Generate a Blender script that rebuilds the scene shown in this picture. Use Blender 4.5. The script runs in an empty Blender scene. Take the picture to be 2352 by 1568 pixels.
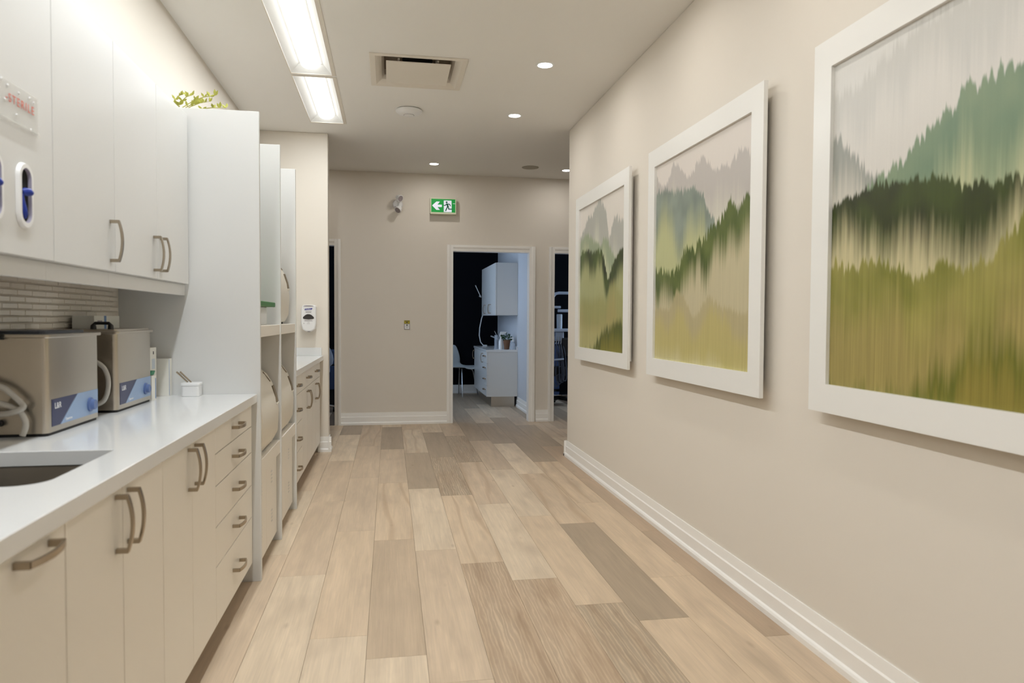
import bpy, bmesh, math, random
from mathutils import Vector, Matrix
PI = math.pi
random.seed(7)
S = bpy.context.scene
COL = S.collection

# ------------------------------------------------------------------ camera
HC = 1.25                      # lens height
YAW, PITCH, ROLL = 0.17122, -0.031655, 0.0054813
FPX = 1625.0
cd = bpy.data.cameras.new('camera'); cam = bpy.data.objects.new('camera', cd); COL.objects.link(cam)
fwd = Vector((math.sin(YAW)*math.cos(PITCH), math.cos(YAW)*math.cos(PITCH), math.sin(PITCH)))
rt = Vector((math.cos(YAW), -math.sin(YAW), 0)); up = rt.cross(fwd)
r2 = rt*math.cos(ROLL)+up*math.sin(ROLL); u2 = up*math.cos(ROLL)-rt*math.sin(ROLL)
m = Matrix((r2, u2, -fwd)).transposed().to_4x4(); m.translation = (0, 0, HC)
cam.matrix_world = m
cd.sensor_fit = 'HORIZONTAL'; cd.sensor_width = 36.0; cd.lens = FPX/2352*36
cd.clip_start = 0.02; cd.clip_end = 60
cd.dof.use_dof = True; cd.dof.focus_distance = 6.4; cd.dof.aperture_fstop = 4.0
S.camera = cam
# ------------------------------------------------------------------ world, light levels, exposure
w = bpy.data.worlds.new('world'); S.world = w; w.use_nodes = True
w.node_tree.nodes['Background'].inputs[0].default_value = (0.05, 0.07, 0.1, 1)
w.node_tree.nodes['Background'].inputs[1].default_value = 0.05
S.view_settings.view_transform = 'Standard'; S.view_settings.look = 'None'
S.view_settings.gamma = 1.0; S.view_settings.use_curve_mapping = False
S.view_settings.exposure = 0.22
E_LINEAR = 1.7         # radiance of the lenses of the linear ceiling lights
P_LINEAR = 10.4        # watts of one linear ceiling light
P_SPOT = 2.5          # watts of one corridor downlight
P_HALL = 2.2          # watts of one hall downlight
E_ASSUMED_WIN = 2.8            # radiance of the assumed, unseen windows of the side rooms
C_LIGHT = (1.0, 0.955, 0.89)
C_LINEAR = (0.95, 1.0, 1.03)
cy = S.cycles
cy.use_denoising = True; cy.max_bounces = 6; cy.diffuse_bounces = 4; cy.glossy_bounces = 3; cy.transparent_max_bounces = 6
cy.use_light_tree = False; cy.use_adaptive_sampling = True; cy.adaptive_threshold = 0.05; cy.adaptive_min_samples = 20
cy.sample_clamp_indirect = 6.0; cy.caustics_reflective = False; cy.caustics_refractive = False

# ------------------------------------------------------------------ material helpers
MATS = {}
def srgb(r, g, b):
    f = lambda c: (c/255/12.92) if c/255 <= 0.04045 else ((c/255+0.055)/1.055)**2.4
    return (f(r), f(g), f(b), 1.0)
def nmat(name):
    mt = bpy.data.materials.new(name); mt.use_nodes = True
    nt = mt.node_tree; b = nt.nodes['Principled BSDF']; MATS[name] = mt
    return mt, nt, b
def N(nt, t, **kw):
    n = nt.nodes.new(t)
    for k, v in kw.items():
        if k.startswith('i_'):
            key = k[2:]; key = int(key) if key.isdigit() else key.replace('_', ' ')
            n.inputs[key].default_value = v
        else: setattr(n, k, v)
    return n
def L(nt, a, b): nt.links.new(a, b)
def mth(nt, op, a, b=None, c=None, clamp=False):
    n = nt.nodes.new('ShaderNodeMath'); n.operation = op; n.use_clamp = clamp
    for i, v in enumerate((a, b, c)):
        if v is None: continue
        if isinstance(v, (int, float)): n.inputs[i].default_value = v
        else: nt.links.new(v, n.inputs[i])
    return n.outputs[0]
def mixc(nt, f, a, b, blend='MIX'):
    n = nt.nodes.new('ShaderNodeMix'); n.data_type = 'RGBA'; n.blend_type = blend
    for i, v in ((0, f), (6, a), (7, b)):
        if isinstance(v, (int, float)): n.inputs[i].default_value = v
        elif isinstance(v, tuple): n.inputs[i].default_value = v
        else: nt.links.new(v, n.inputs[i])
    return n.outputs[2]
def plain(name, col, rough=0.5, metal=0.0, spec=0.5, var=0.0, vs=8.0, bump=0.0, bs=200.0, emit=None, alpha=1.0, trans=0.0, coat=0.0):
    """principled material with a faint procedural mottling and relief"""
    mt, nt, b = nmat(name)
    b.inputs['Roughness'].default_value = rough; b.inputs['Metallic'].default_value = metal
    b.inputs['Specular IOR Level'].default_value = spec
    b.inputs['Base Color'].default_value = col
    b.inputs['Coat Weight'].default_value = coat
    if trans: b.inputs['Transmission Weight'].default_value = trans
    if alpha < 1: b.inputs['Alpha'].default_value = alpha
    tc = N(nt, 'ShaderNodeTexCoord')
    if var:
        no = N(nt, 'ShaderNodeTexNoise', i_Scale=vs, i_Detail=3.0); L(nt, tc.outputs['Object'], no.inputs['Vector'])
        f = mth(nt, 'MULTIPLY_ADD', no.outputs['Fac'], 2*var, 1-var)
        hs = N(nt, 'ShaderNodeHueSaturation'); hs.inputs['Color'].default_value = col
        L(nt, f, hs.inputs['Value']); L(nt, hs.outputs[0], b.inputs['Base Color'])
    if bump:
        no = N(nt, 'ShaderNodeTexNoise', i_Scale=bs, i_Detail=2.0); L(nt, tc.outputs['Object'], no.inputs['Vector'])
        bp = N(nt, 'ShaderNodeBump', i_Strength=bump, i_Distance=0.001); L(nt, no.outputs['Fac'], bp.inputs['Height'])
        L(nt, bp.outputs[0], b.inputs['Normal'])
    if emit:
        b.inputs['Emission Color'].default_value = emit[0]; b.inputs['Emission Strength'].default_value = emit[1]
    return mt

plain('wall_paint', srgb(229, 222, 211), 0.7, spec=0.25, var=0.012, vs=1.5, bump=0.12, bs=350)
plain('ceiling_paint', srgb(242, 240, 236), 0.85, spec=0.15, var=0.01, vs=1.2)
plain('trim_white', srgb(248, 246, 242), 0.38, spec=0.45, var=0.01, vs=4)
plain('cabinet_white', srgb(220, 220, 218), 0.32, spec=0.45, var=0.008, vs=3)
plain('cabinet_white_lifted', srgb(240, 235, 226), 0.36, spec=0.4, var=0.008, vs=3)  # same laminate as the wall cabinets, with brighter warm light painted in
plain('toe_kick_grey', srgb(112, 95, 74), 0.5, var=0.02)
plain('quartz_white', srgb(232, 233, 233), 0.12, spec=0.5, var=0.012, vs=14)
plain('nickel', srgb(172, 160, 143), 0.27, metal=1.0, var=0.04, vs=60)
plain('stainless', srgb(190, 182, 170), 0.30, metal=1.0, var=0.05, vs=6)
plain('sink_steel', srgb(104, 98, 90), 0.38, metal=1.0, var=0.05, vs=5)
plain('chrome', srgb(215, 218, 222), 0.12, metal=1.0, var=0.01)
plain('black_plastic', srgb(22, 22, 24), 0.4, var=0.02)
plain('rubber_black', srgb(12, 12, 13), 0.6, var=0.02)
plain('white_plastic', srgb(238, 238, 238), 0.3, var=0.006)
plain('cream_plastic', srgb(228, 222, 209), 0.35, var=0.008)
plain('tile_white', srgb(236, 228, 216), 0.15, var=0.02, vs=20)
plain('grout', srgb(222, 214, 202), 0.9, var=0.02)
plain('frame_white', srgb(240, 239, 235), 0.3, var=0.006)
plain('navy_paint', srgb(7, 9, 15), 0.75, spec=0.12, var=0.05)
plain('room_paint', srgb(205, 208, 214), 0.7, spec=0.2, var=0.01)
plain('lamp_lens', (1, 1, 1, 1), 0.4, emit=((1.0, 0.975, 0.93, 1), E_LINEAR))
plain('lamp_glow', (1, 1, 1, 1), 0.4, emit=((1.0, 0.97, 0.95, 1), 14.0))
plain('reflector_white', srgb(244, 246, 246), 0.5, var=0.004)
plain('vent_paint', srgb(230, 223, 212), 0.6, var=0.01)
plain('vent_dark', srgb(150, 134, 114), 0.8, var=0.03)
plain('duct_black', srgb(6, 8, 8), 0.9, var=0.02)
plain('speaker_grille', srgb(176, 170, 156), 0.8, var=0.03, bump=0.3, bs=900)
plain('sign_green', srgb(0, 145, 60), 0.4, emit=(srgb(0, 150, 58), 0.28))
plain('sign_white', srgb(230, 232, 246), 0.4, emit=(srgb(225, 228, 246), 0.35))
plain('sign_dark_green', srgb(0, 96, 62), 0.4, emit=(srgb(0, 96, 60), 0.12))
plain('sign_case', srgb(222, 224, 198), 0.4, var=0.01)
plain('label_navy', srgb(38, 44, 84), 0.35, var=0.02)
plain('label_blue', srgb(140, 164, 198), 0.35, var=0.02)
plain('knob_blue', srgb(88, 110, 158), 0.4, var=0.02)
plain('glove_blue', srgb(18, 50, 150), 0.4, var=0.06, vs=40)
plain('recess_grey', srgb(170, 166, 186), 0.5, var=0.03)
plain('ink_red', srgb(214, 112, 96), 0.6, var=0.03)
plain('ink_blue', srgb(48, 52, 150), 0.5, var=0.02)
plain('ink_dark', srgb(52, 48, 46), 0.5, var=0.02)
plain('ink_grey', srgb(150, 142, 146), 0.5, var=0.02)
plain('lens_grey', srgb(158, 149, 152), 0.2, var=0.05)
plain('plate_yellow', srgb(176, 160, 36), 0.5, var=0.03)
plain('leaf_green', srgb(164, 164, 66), 0.5, var=0.18, vs=30)
plain('leaf_dark', srgb(34, 70, 34), 0.5, var=0.2, vs=40)
plain('pot_white', srgb(230, 226, 216), 0.4, var=0.01)
plain('wicker', srgb(112, 78, 54), 0.8, var=0.3, vs=120, bump=0.8, bs=160)
plain('box_card', srgb(232, 230, 222), 0.6, var=0.012)
plain('box_blue', srgb(110, 142, 190), 0.6, var=0.02)
plain('box_green', srgb(116, 176, 62), 0.6, var=0.03)
plain('lid_green', srgb(62, 122, 62), 0.5, var=0.06, vs=12)
plain('teal_green', srgb(40, 128, 92), 0.5, var=0.08, vs=30)
plain('seam_dark', srgb(128, 116, 98), 0.7, var=0.02)
plain('shell_white', srgb(205, 212, 214), 0.4, var=0.01)
plain('cart_white', srgb(196, 206, 222), 0.3, var=0.01)
plain('blue_vinyl', srgb(52, 70, 106), 0.5, var=0.03)
plain('hose_grey', srgb(70, 76, 88), 0.5, var=0.03)
plain('assumed_window_glow', (0.6, 0.75, 1, 1), 0.5, emit=((0.60, 0.77, 1.0, 1), E_ASSUMED_WIN))  # emissive pane of the assumed side room windows
plain('hose_clear', srgb(214, 210, 202), 0.2, alpha=0.7, var=0.01)
plain('acrylic', srgb(240, 238, 232), 0.25, alpha=0.22)
plain('bottle_clear', srgb(205, 215, 228), 0.1, alpha=0.45)
plain('liquid_white', srgb(196, 206, 216), 0.4, var=0.02)

for nm_ in ('lamp_lens', 'lamp_glow', 'sign_green', 'sign_white', 'sign_dark_green'): MATS[nm_].cycles.emission_sampling = 'NONE'

def wood(name, kind):
    """plank: object colour x grain along the plank (local y), random offset per plank"""
    mt, nt, b = nmat(name)
    oi = N(nt, 'ShaderNodeObjectInfo'); tc = N(nt, 'ShaderNodeTexCoord')
    ofs = N(nt, 'ShaderNodeVectorMath', operation='ADD')
    rx = mth(nt, 'MULTIPLY', oi.outputs['Random'], 37.0)
    cmb = N(nt, 'ShaderNodeCombineXYZ'); L(nt, rx, cmb.inputs[0]); L(nt, rx, cmb.inputs[1])
    L(nt, tc.outputs['Object'], ofs.inputs[0]); L(nt, cmb.outputs[0], ofs.inputs[1])
    def noise(sx, sy, det, rough=0.55, dist=0.0):
        mp = N(nt, 'ShaderNodeMapping'); mp.inputs['Scale'].default_value = (sx, sy, 1)
        L(nt, ofs.outputs[0], mp.inputs['Vector'])
        n = N(nt, 'ShaderNodeTexNoise', i_Scale=1.0, i_Detail=det, i_Roughness=rough, i_Distortion=dist)
        L(nt, mp.outputs[0], n.inputs['Vector']); return n.outputs['Fac']
    broad = noise(9, 1.1, 4, 0.6, 0.4)
    fine = noise(150, 3.5, 4)
    mid = noise(34, 2.2, 5, 0.6, 0.6)
    col = oi.outputs['Color']
    v = mth(nt, 'MULTIPLY_ADD', broad, 0.50, 0.75)
    v = mth(nt, 'MULTIPLY', v, mth(nt, 'MULTIPLY_ADD', fine, 0.34, 0.83))
    v = mth(nt, 'MULTIPLY', v, mth(nt, 'MULTIPLY_ADD', mid, 0.36, 0.82))
    hs = N(nt, 'ShaderNodeHueSaturation'); L(nt, col, hs.inputs['Color']); L(nt, v, hs.inputs['Value'])
    cloud = noise(7, 2.4, 3, 0.5, 0.3)
    out = mixc(nt, mth(nt, 'MULTIPLY', mth(nt, 'SUBTRACT', cloud, 0.5, clamp=True), 2.0, clamp=True), hs.outputs[0], srgb(176, 157, 135))
    if kind == 'vein':
        mp = N(nt, 'ShaderNodeMapping'); mp.inputs['Scale'].default_value = (1.0, 0.16, 1)
        L(nt, ofs.outputs[0], mp.inputs['Vector'])
        wv = N(nt, 'ShaderNodeTexWave', wave_type='BANDS', bands_direction='X', i_Scale=2.6, i_Distortion=11.0, i_Detail=3.0, i_Detail_Scale=0.9)
        L(nt, mp.outputs[0], wv.inputs['Vector'])
        r = N(nt, 'ShaderNodeValToRGB'); r.color_ramp.elements[0].position = 0.0; r.color_ramp.elements[1].position = 0.16
        r.color_ramp.elements[0].color = (1, 1, 1, 1); r.color_ramp.elements[1].color = (0, 0, 0, 1)
        L(nt, wv.outputs['Fac'], r.inputs['Fac'])
        out = mixc(nt, mth(nt, 'MULTIPLY', mth(nt, 'MULTIPLY', r.outputs[0], mid), 0.75, clamp=True), out, srgb(168, 139, 108))
    if kind == 'brush':
        mp = N(nt, 'ShaderNodeMapping'); mp.inputs['Scale'].default_value = (1.0, 0.10, 1)
        L(nt, ofs.outputs[0], mp.inputs['Vector'])
        wv = N(nt, 'ShaderNodeTexWave', wave_type='BANDS', bands_direction='X', i_Scale=19.0, i_Distortion=7.0, i_Detail=3.0, i_Detail_Scale=2.5)
        L(nt, mp.outputs[0], wv.inputs['Vector'])
        f = mth(nt, 'MULTIPLY', mth(nt, 'POWER', wv.outputs['Fac'], 3.0), mth(nt, 'MULTIPLY', mid, 1.0))
        out = mixc(nt, mth(nt, 'MULTIPLY', f, 0.85, clamp=True), out, srgb(222, 200, 170))
        dk = noise(14, 1.6, 3)
        out = mixc(nt, mth(nt, 'MULTIPLY', mth(nt, 'SUBTRACT', dk, 0.45, clamp=True), 2.2, clamp=True), out, srgb(150, 124, 98))
    # small knots
    vo = N(nt, 'ShaderNodeTexVoronoi', i_Scale=1.0); mp = N(nt, 'ShaderNodeMapping'); mp.inputs['Scale'].default_value = (7, 2.6, 1)
    L(nt, ofs.outputs[0], mp.inputs['Vector']); L(nt, mp.outputs[0], vo.inputs['Vector'])
    kn = mth(nt, 'SUBTRACT', 0.10, vo.outputs['Distance'], clamp=True)
    out = mixc(nt, mth(nt, 'MULTIPLY', kn, 4.5, clamp=True), out, srgb(136, 112, 88))
    L(nt, out, b.inputs['Base Color'])
    L(nt, mth(nt, 'MULTIPLY_ADD', fine, 0.16, 0.40), b.inputs['Roughness'])
    b.inputs['Specular IOR Level'].default_value = 0.35
    bp = N(nt, 'ShaderNodeBump', i_Strength=0.15, i_Distance=0.0006); L(nt, fine, bp.inputs['Height']); L(nt, bp.outputs[0], b.inputs['Normal'])
    return mt
wood('plank_plain', 'plain'); wood('plank_vein', 'vein'); wood('plank_brush', 'brush')
plain('floor_base', srgb(120, 100, 80), 0.6, var=0.15, vs=4)

# ------------------------------------------------------------------ mesh helpers
class MB:
    def __init__(s): s.v = []; s.f = []
    def add(s, vs, fs):
        o = len(s.v); s.v += [tuple(p) for p in vs]; s.f += [tuple(i+o for i in f) for f in fs]; return s
    def box(s, x0, x1, y0, y1, z0, z1):
        v = [(x, y, z) for z in (z0, z1) for y in (y0, y1) for x in (x0, x1)]
        return s.add(v, [(0, 2, 3, 1), (4, 5, 7, 6), (0, 1, 5, 4), (2, 6, 7, 3), (0, 4, 6, 2), (1, 3, 7, 5)])
    def prism(s, poly, ax, a, b):
        """2-D polygon extruded along axis ax from a to b (poly coords are the other two axes in xyz order)"""
        def P(p, t):
            q = list(p); q.insert(ax, t); return q
        n = len(poly); v = [P(p, a) for p in poly]+[P(p, b) for p in poly]
        return s.add(v, [tuple(range(n))[::-1], tuple(range(n, 2*n))]+[(i, (i+1) % n, n+(i+1) % n, n+i) for i in range(n)])
    def lathe(s, prof, c, ax=2, n=24, sx=1.0, sy=1.0):
        """profile (r, h) revolved about axis ax through c"""
        v = []; f = []; k = len(prof)
        for r, h in prof:
            for j in range(n):
                a = 2*PI*j/n; q = [r*math.cos(a)*sx, r*math.sin(a)*sy]; q.insert(ax, h)
                v.append((q[0]+c[0], q[1]+c[1], q[2]+c[2]))
        for i in range(k-1):
            for j in range(n):
                f.append((i*n+j, i*n+(j+1) % n, (i+1)*n+(j+1) % n, (i+1)*n+j))
        if prof[0][0] > 1e-6: f.append(tuple(range(n))[::-1])
        if prof[-1][0] > 1e-6: f.append(tuple(range((k-1)*n, k*n)))
        return s.add(v, f)
    def cyl(s, c, r, h, ax=2, n=20, r1=None): return s.lathe([(r, 0), (r if r1 is None else r1, h)], c, ax, n)
    def tube(s, path, r, n=8, sec=None):
        """sweep a circle (or a section of (a, b) offsets) along a path"""
        P = [Vector(p) for p in path]; k = len(P); v = []; f = []
        ref = Vector((0, 0, 1)); rad = r if isinstance(r, (list, tuple)) else [r]*k
        pu = None
        for i, p in enumerate(P):
            t = (P[min(i+1, k-1)]-P[max(i-1, 0)]).normalized()
            if pu is None:
                a = ref if abs(t.dot(ref)) < 0.9 else Vector((1, 0, 0))
                pu = (a-t*a.dot(t)).normalized()
            else: pu = (pu-t*pu.dot(t)).normalized()
            pv = t.cross(pu)
            if sec: pts = [pu*a*rad[i]+pv*b*rad[i] for a, b in sec]
            else: pts = [pu*math.cos(2*PI*j/n)*rad[i]+pv*math.sin(2*PI*j/n)*rad[i] for j in range(n)]
            v += [tuple(p+q) for q in pts]
        n = len(sec) if sec else n
        for i in range(k-1):
            for j in range(n): f.append((i*n+j, i*n+(j+1) % n, (i+1)*n+(j+1) % n, (i+1)*n+j))
        f += [tuple(range(n))[::-1], tuple(range((k-1)*n, k*n))]
        return s.add(v, f)
    def plate(s, outer, holes, z0, z1):
        """flat plate with holes, thickness z0..z1"""
        bm = bmesh.new(); loops = []
        for lp in [outer]+holes:
            vs = [bm.verts.new((p[0], p[1], z1)) for p in lp]; loops.append(vs)
            for i in range(len(vs)): bm.edges.new((vs[i], vs[(i+1) % len(vs)]))
        bmesh.ops.triangle_fill(bm, edges=bm.edges[:], use_beauty=True)
        bm.verts.index_update(); nv = len(bm.verts)
        v = [tuple(q.co) for q in bm.verts]; f = [tuple(q.index for q in fc.verts) for fc in bm.faces]
        sides = []
        for vs in loops:
            idx = [q.index for q in vs]
            for i in range(len(idx)): a, b = idx[i], idx[(i+1) % len(idx)]; sides.append((a, b, b+nv, a+nv))
        bm.free()
        v2 = [(p[0], p[1], z0) for p in v]
        return s.add(v+v2, f+[tuple(i+nv for i in fc)[::-1] for fc in f]+sides)
    def build(s, name, mat, parent=None, smooth=False, bevel=0.0, seg=1, recalc=True):
        me = bpy.data.meshes.new(name)
        ofs = WP(parent)
        me.from_pydata([(p[0]-ofs[0], p[1]-ofs[1], p[2]-ofs[2]) for p in s.v], [], s.f)
        if recalc:
            bm = bmesh.new(); bm.from_mesh(me); bmesh.ops.recalc_face_normals(bm, faces=bm.faces[:]); bm.to_mesh(me); bm.free()
        me.materials.append(MATS[mat] if isinstance(mat, str) else mat)
        if smooth:
            me.polygons.foreach_set('use_smooth', [True]*len(me.polygons))
            try: me.set_sharp_from_angle(angle=math.radians(38))
            except Exception: pass
        o = bpy.data.objects.new(name, me); COL.objects.link(o)
        if parent is not None: o.parent = parent
        WPOS[o.name] = ofs
        if bevel:
            bv = o.modifiers.new('bevel', 'BEVEL'); bv.width = bevel; bv.segments = seg; bv.limit_method = 'ANGLE'
        return o
WPOS = {}
def WP(o): return (0, 0, 0) if o is None else WPOS[o.name]
def thing(name, label, cat, loc, group=None):
    o = bpy.data.objects.new(name, None); COL.objects.link(o); o.location = loc; o.empty_display_size = 0.05
    WPOS[o.name] = tuple(loc); tag(o, label, cat, group); return o
def tag(o, label, cat=None, group=None, kind=None):
    if label: o['label'] = label
    if cat: o['category'] = cat
    if group: o['group'] = group
    if kind: o['kind'] = kind
    return o
def structure(o, label=None):
    o['kind'] = 'structure'
    if label: o['label'] = label
    return o
def inst(mesh_obj, name, parent, pos, rot=(0, 0, 0)):
    """another object sharing the mesh, placed at world pos under parent"""
    o = bpy.data.objects.new(name, mesh_obj.data); COL.objects.link(o)
    o.parent = parent; w_ = WP(parent); o.location = (pos[0]-w_[0], pos[1]-w_[1], pos[2]-w_[2]); o.rotation_euler = rot
    for md in mesh_obj.modifiers:
        q = o.modifiers.new(md.name, md.type)
        if md.type == 'BEVEL': q.width = md.width; q.segments = md.segments; q.limit_method = md.limit_method
    WPOS[o.name] = tuple(pos); return o
def dup(root, loc, label, group=None):
    """copy a thing with its parts and sub-parts"""
    r = root.copy(); COL.objects.link(r); r.location = loc; r['label'] = label
    if group: r['group'] = group
    WPOS[r.name] = tuple(loc)
    for c in root.children:
        k = c.copy(); COL.objects.link(k); k.parent = r
        for g in c.children:
            q = g.copy(); COL.objects.link(q); q.parent = k
    return r
def text(name, body, size, mat, parent, origin, xdir, ydir, extrude=0.0003, align='CENTER', space=1.0):
    cu = bpy.data.curves.new(name, 'FONT'); cu.body = body; cu.size = size; cu.extrude = extrude
    cu.align_x = align; cu.align_y = 'CENTER'; cu.space_character = space
    tmp = bpy.data.objects.new(name, cu); COL.objects.link(tmp); dg = bpy.context.evaluated_depsgraph_get()
    me = bpy.data.meshes.new_from_object(tmp.evaluated_get(dg)); bpy.data.objects.remove(tmp); me.name = name
    me.materials.clear(); me.materials.append(MATS[mat])
    o = bpy.data.objects.new(name, me); COL.objects.link(o)
    x = Vector(xdir).normalized(); y = Vector(ydir).normalized(); z = x.cross(y)
    mm = Matrix((x, y, z)).transposed().to_4x4(); o_ = WP(parent)
    mm.translation = Vector(origin)-Vector(o_)
    o.parent = parent; o.matrix_local = mm; WPOS[o.name] = tuple(o_); return o
def arc(cx, cy, r, a0, a1, n): return [(cx+r*math.cos(a0+(a1-a0)*i/n), cy+r*math.sin(a0+(a1-a0)*i/n)) for i in range(n+1)]
def rrect(x0, x1, y0, y1, r, n=5):
    return arc(x1-r, y0+r, r, -PI/2, 0, n)+arc(x1-r, y1-r, r, 0, PI/2, n)+arc(x0+r, y1-r, r, PI/2, PI, n)+arc(x0+r, y0+r, r, PI, 1.5*PI, n)

# ------------------------------------------------------------------ room dimensions (metres)
H = 2.956                      # ceiling
XL, XR = -1.22, 1.60           # corridor side walls
YB = -4.6                      # wall behind the camera
YS, XS = 6.79, -0.565          # return wall at the end of the cabinets and its corner
YR = 6.265                     # end of the right wall
YF = 8.45                      # far wall of the cross hall
YK = 11.85                     # back wall of the side rooms
HX0, HX1 = -3.0, 4.2           # ends of the cross hall

# ------------------------------------------------------------------ floor of single planks
fl = MB().box(HX0, HX1, YB, YK, -0.05, -0.006).build('floor', 'floor_base')
structure(fl, 'light oak plank floor running down the corridor')
PW, PL, X0 = 0.2215, 1.405, -0.086
PH = {-6: 0.4, -5: 1.1, -4: 0.15, -3: 3.847, -2: 3.52, -1: 2.81, 0: 2.61, 1: 3.80, 2: 3.565, 3: 3.30, 4: 2.964, 5: 2.77, 6: 3.23, 7: 2.55, 8: 3.05, 9: 2.2, 10: 1.7, 11: 2.9}
LT, MD, DK, OR, BR = (212, 193, 168), (200, 179, 154), (172, 154, 132), (207, 185, 158), (184, 161, 136)
TONE = {(-3, 2.44): (MD, 'plain'), (-3, 3.85): (LT, 'plain'), (-3, 5.25): (MD, 'plain'), (-2, 2.12): (LT, 'plain'), (-2, 3.52): (MD, 'plain'), (-2, 4.93): (MD, 'plain'), (-2, 6.33): (LT, 'plain'), (-2, 7.74): (DK, 'plain'),
        (-1, 1.41): (LT, 'plain'), (-1, 2.81): (OR, 'plain'), (-1, 4.22): (MD, 'plain'), (-1, 5.62): (MD, 'plain'), (-1, 7.03): (MD, 'vein'),
        (0, 1.21): (LT, 'plain'), (0, 2.61): ((190, 169, 144), 'plain'), (0, 4.02): (OR, 'vein'), (0, 5.42): (MD, 'plain'), (0, 6.83): (DK, 'plain'),
        (1, 2.4): (MD, 'plain'), (1, 3.8): (LT, 'plain'), (1, 5.2): (DK, 'plain'), (1, 6.61): (LT, 'vein'), (1, 0.99): (MD, 'plain'),
        (2, 2.16): (BR, 'brush'), (2, 3.57): (OR, 'vein'), (2, 4.97): (DK, 'brush'), (2, 6.38): (DK, 'plain'), (2, 7.78): (LT, 'plain'), (2, 0.75): (BR, 'brush'),
        (3, 1.9): (BR, 'brush'), (3, 3.3): (LT, 'plain'), (3, 4.71): (MD, 'vein'), (3, 6.11): (DK, 'brush'), (3, 7.51): (MD, 'plain'),
        (4, 1.56): (DK, 'brush'), (4, 2.96): (OR, 'plain'), (4, 4.37): (LT, 'plain'), (4, 5.77): (MD, 'plain'), (4, 7.18): (DK, 'plain'),
        (5, 1.37): (OR, 'plain'), (5, 2.77): (DK, 'plain'), (5, 4.18): (OR, 'vein'), (5, 5.58): (LT, 'plain'), (5, 6.99): (DK, 'plain'),
        (6, 1.83): (OR, 'plain'), (6, 3.23): (OR, 'plain'), (6, 4.63): (OR, 'vein'), (6, 6.04): (DK, 'plain'), (6, 7.44): (DK, 'plain'),
        (7, 2.55): (BR, 'plain'), (7, 3.96): (BR, 'plain'), (7, 5.36): (BR, 'plain'), (7, 6.77): (DK, 'plain')}
def yrange(k):
    """stretch of a plank column that shows in the corridor, hall and middle side room"""
    if k <= -4: return (6.95, 9.6) if k == -4 else (6.95, 8.45)
    if k <= 3: return (0.2, 8.44 if k < 3 else YK)
    if k <= 7: return (0.2, YK)
    return (6.3, YK)
rng = random.Random(3)
for k in range(-5, 12):
    xa, xb = X0+PW*k, X0+PW*(k+1); ya, yb = yrange(k)
    if k == -3: xa = -0.74
    if k == 7: xb = min(xb, 3.0)
    n0 = math.floor((ya-PH[k])/PL)
    for n in range(n0, n0+12):
        s0 = PH[k]+PL*n; s1 = s0+PL
        a, b = max(s0, ya), min(s1, yb)
        if b-a < 0.02: continue
        key = (k, round(s0, 2)); t = TONE.get(key)
        if t is None:
            for kk, vv in TONE.items():
                if kk[0] == k and abs(kk[1]-s0) < 0.06: t = vv
        if t is None: t = (rng.choice((LT, MD, MD, DK, OR)), rng.choice(('plain', 'plain', 'vein')))
        xm, ym = (xa+xb)/2, (a+b)/2
        xw = (min(xb, XR-0.004) if (k == 7 and b <= YR+0.2) else xb)
        mb = MB().box(xa+0.0006-xm, xw-0.0006-xm, a+0.0006-ym, b-0.0006-ym, -0.006, 0.0)
        o = mb.build('plank', 'plank_'+t[1], fl); o.location = (xm, ym, 0)
        c = srgb(*t[0]); j = 1+rng.uniform(-0.04, 0.04); o.color = (c[0]*j, c[1]*j, c[2]*j, 1)

# ------------------------------------------------------------------ ceiling with openings
LX0, LX1 = -0.676, -0.400      # opening of the linear lights
LSEG = [(5.229, 6.419), (3.93, 5.172), (2.675, 3.905), (1.42, 2.65), (0.165, 1.395), (-1.09, 0.14), (-2.345, -1.115), (-3.6, -2.37)]  # segments from beside the camera backwards are added, unseen fill lights
VC, VR = (0.190, 5.007), 0.285
R = lambda x0, x1, y0, y1: [(x0, y0), (x1, y0), (x1, y1), (x0, y1)]
ce = MB().plate(R(HX0, HX1, YB, YF), [R(LX0, LX1, a, b) for a, b in LSEG]+[R(VC[0]-VR, VC[0]+VR, VC[1]-VR, VC[1]+VR)], H, H+0.014).build('ceiling', 'ceiling_paint')
structure(ce, 'flat painted ceiling over the corridor and cross hall')
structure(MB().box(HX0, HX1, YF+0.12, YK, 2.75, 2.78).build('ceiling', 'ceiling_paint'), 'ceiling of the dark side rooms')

# ------------------------------------------------------------------ walls
structure(MB().box(XL-0.12, XL, YB, YS, 0, H).build('wall_left', 'wall_paint'), 'greige wall behind the white cabinets')
structure(MB().box(HX0, XS, YS, YS+0.13, 0, H).build('wall_left_return', 'wall_paint', bevel=0.004), 'short return wall at the end of the far worktop')
structure(MB().box(XR, XR+0.13, YB, YR, 0, H).build('wall_right', 'wall_paint', bevel=0.004), 'long greige wall hung with three paintings')
structure(MB().box(XR+0.13, HX1, YR-0.12, YR, 0, H).build('wall_right_return', 'wall_paint'))
structure(MB().box(XL-0.12, XR+0.13, YB-0.12, YB, 0, H).build('wall_back', 'wall_paint'))
structure(MB().box(HX0-0.1, HX0, YS, YK, 0, H).build('wall_hall_left', 'wall_paint'))
structure(MB().box(HX1, HX1+0.1, YR-0.12, YK, 0, H).build('wall_hall_right', 'wall_paint'))
DOORS = [(-1.56, -0.633, 2.092), (0.744, 1.668, 2.056), (1.983, 2.90, 2.057)]
wf = MB(); xs = HX0
for a, b, t in DOORS:
    wf.box(xs, a-0.014, YF, YF+0.12, 0, H); wf.box(a-0.014, b+0.014, YF, YF+0.12, t+0.014, H); xs = b+0.014
wf.box(xs, HX1, YF, YF+0.12, 0, H)
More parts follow.
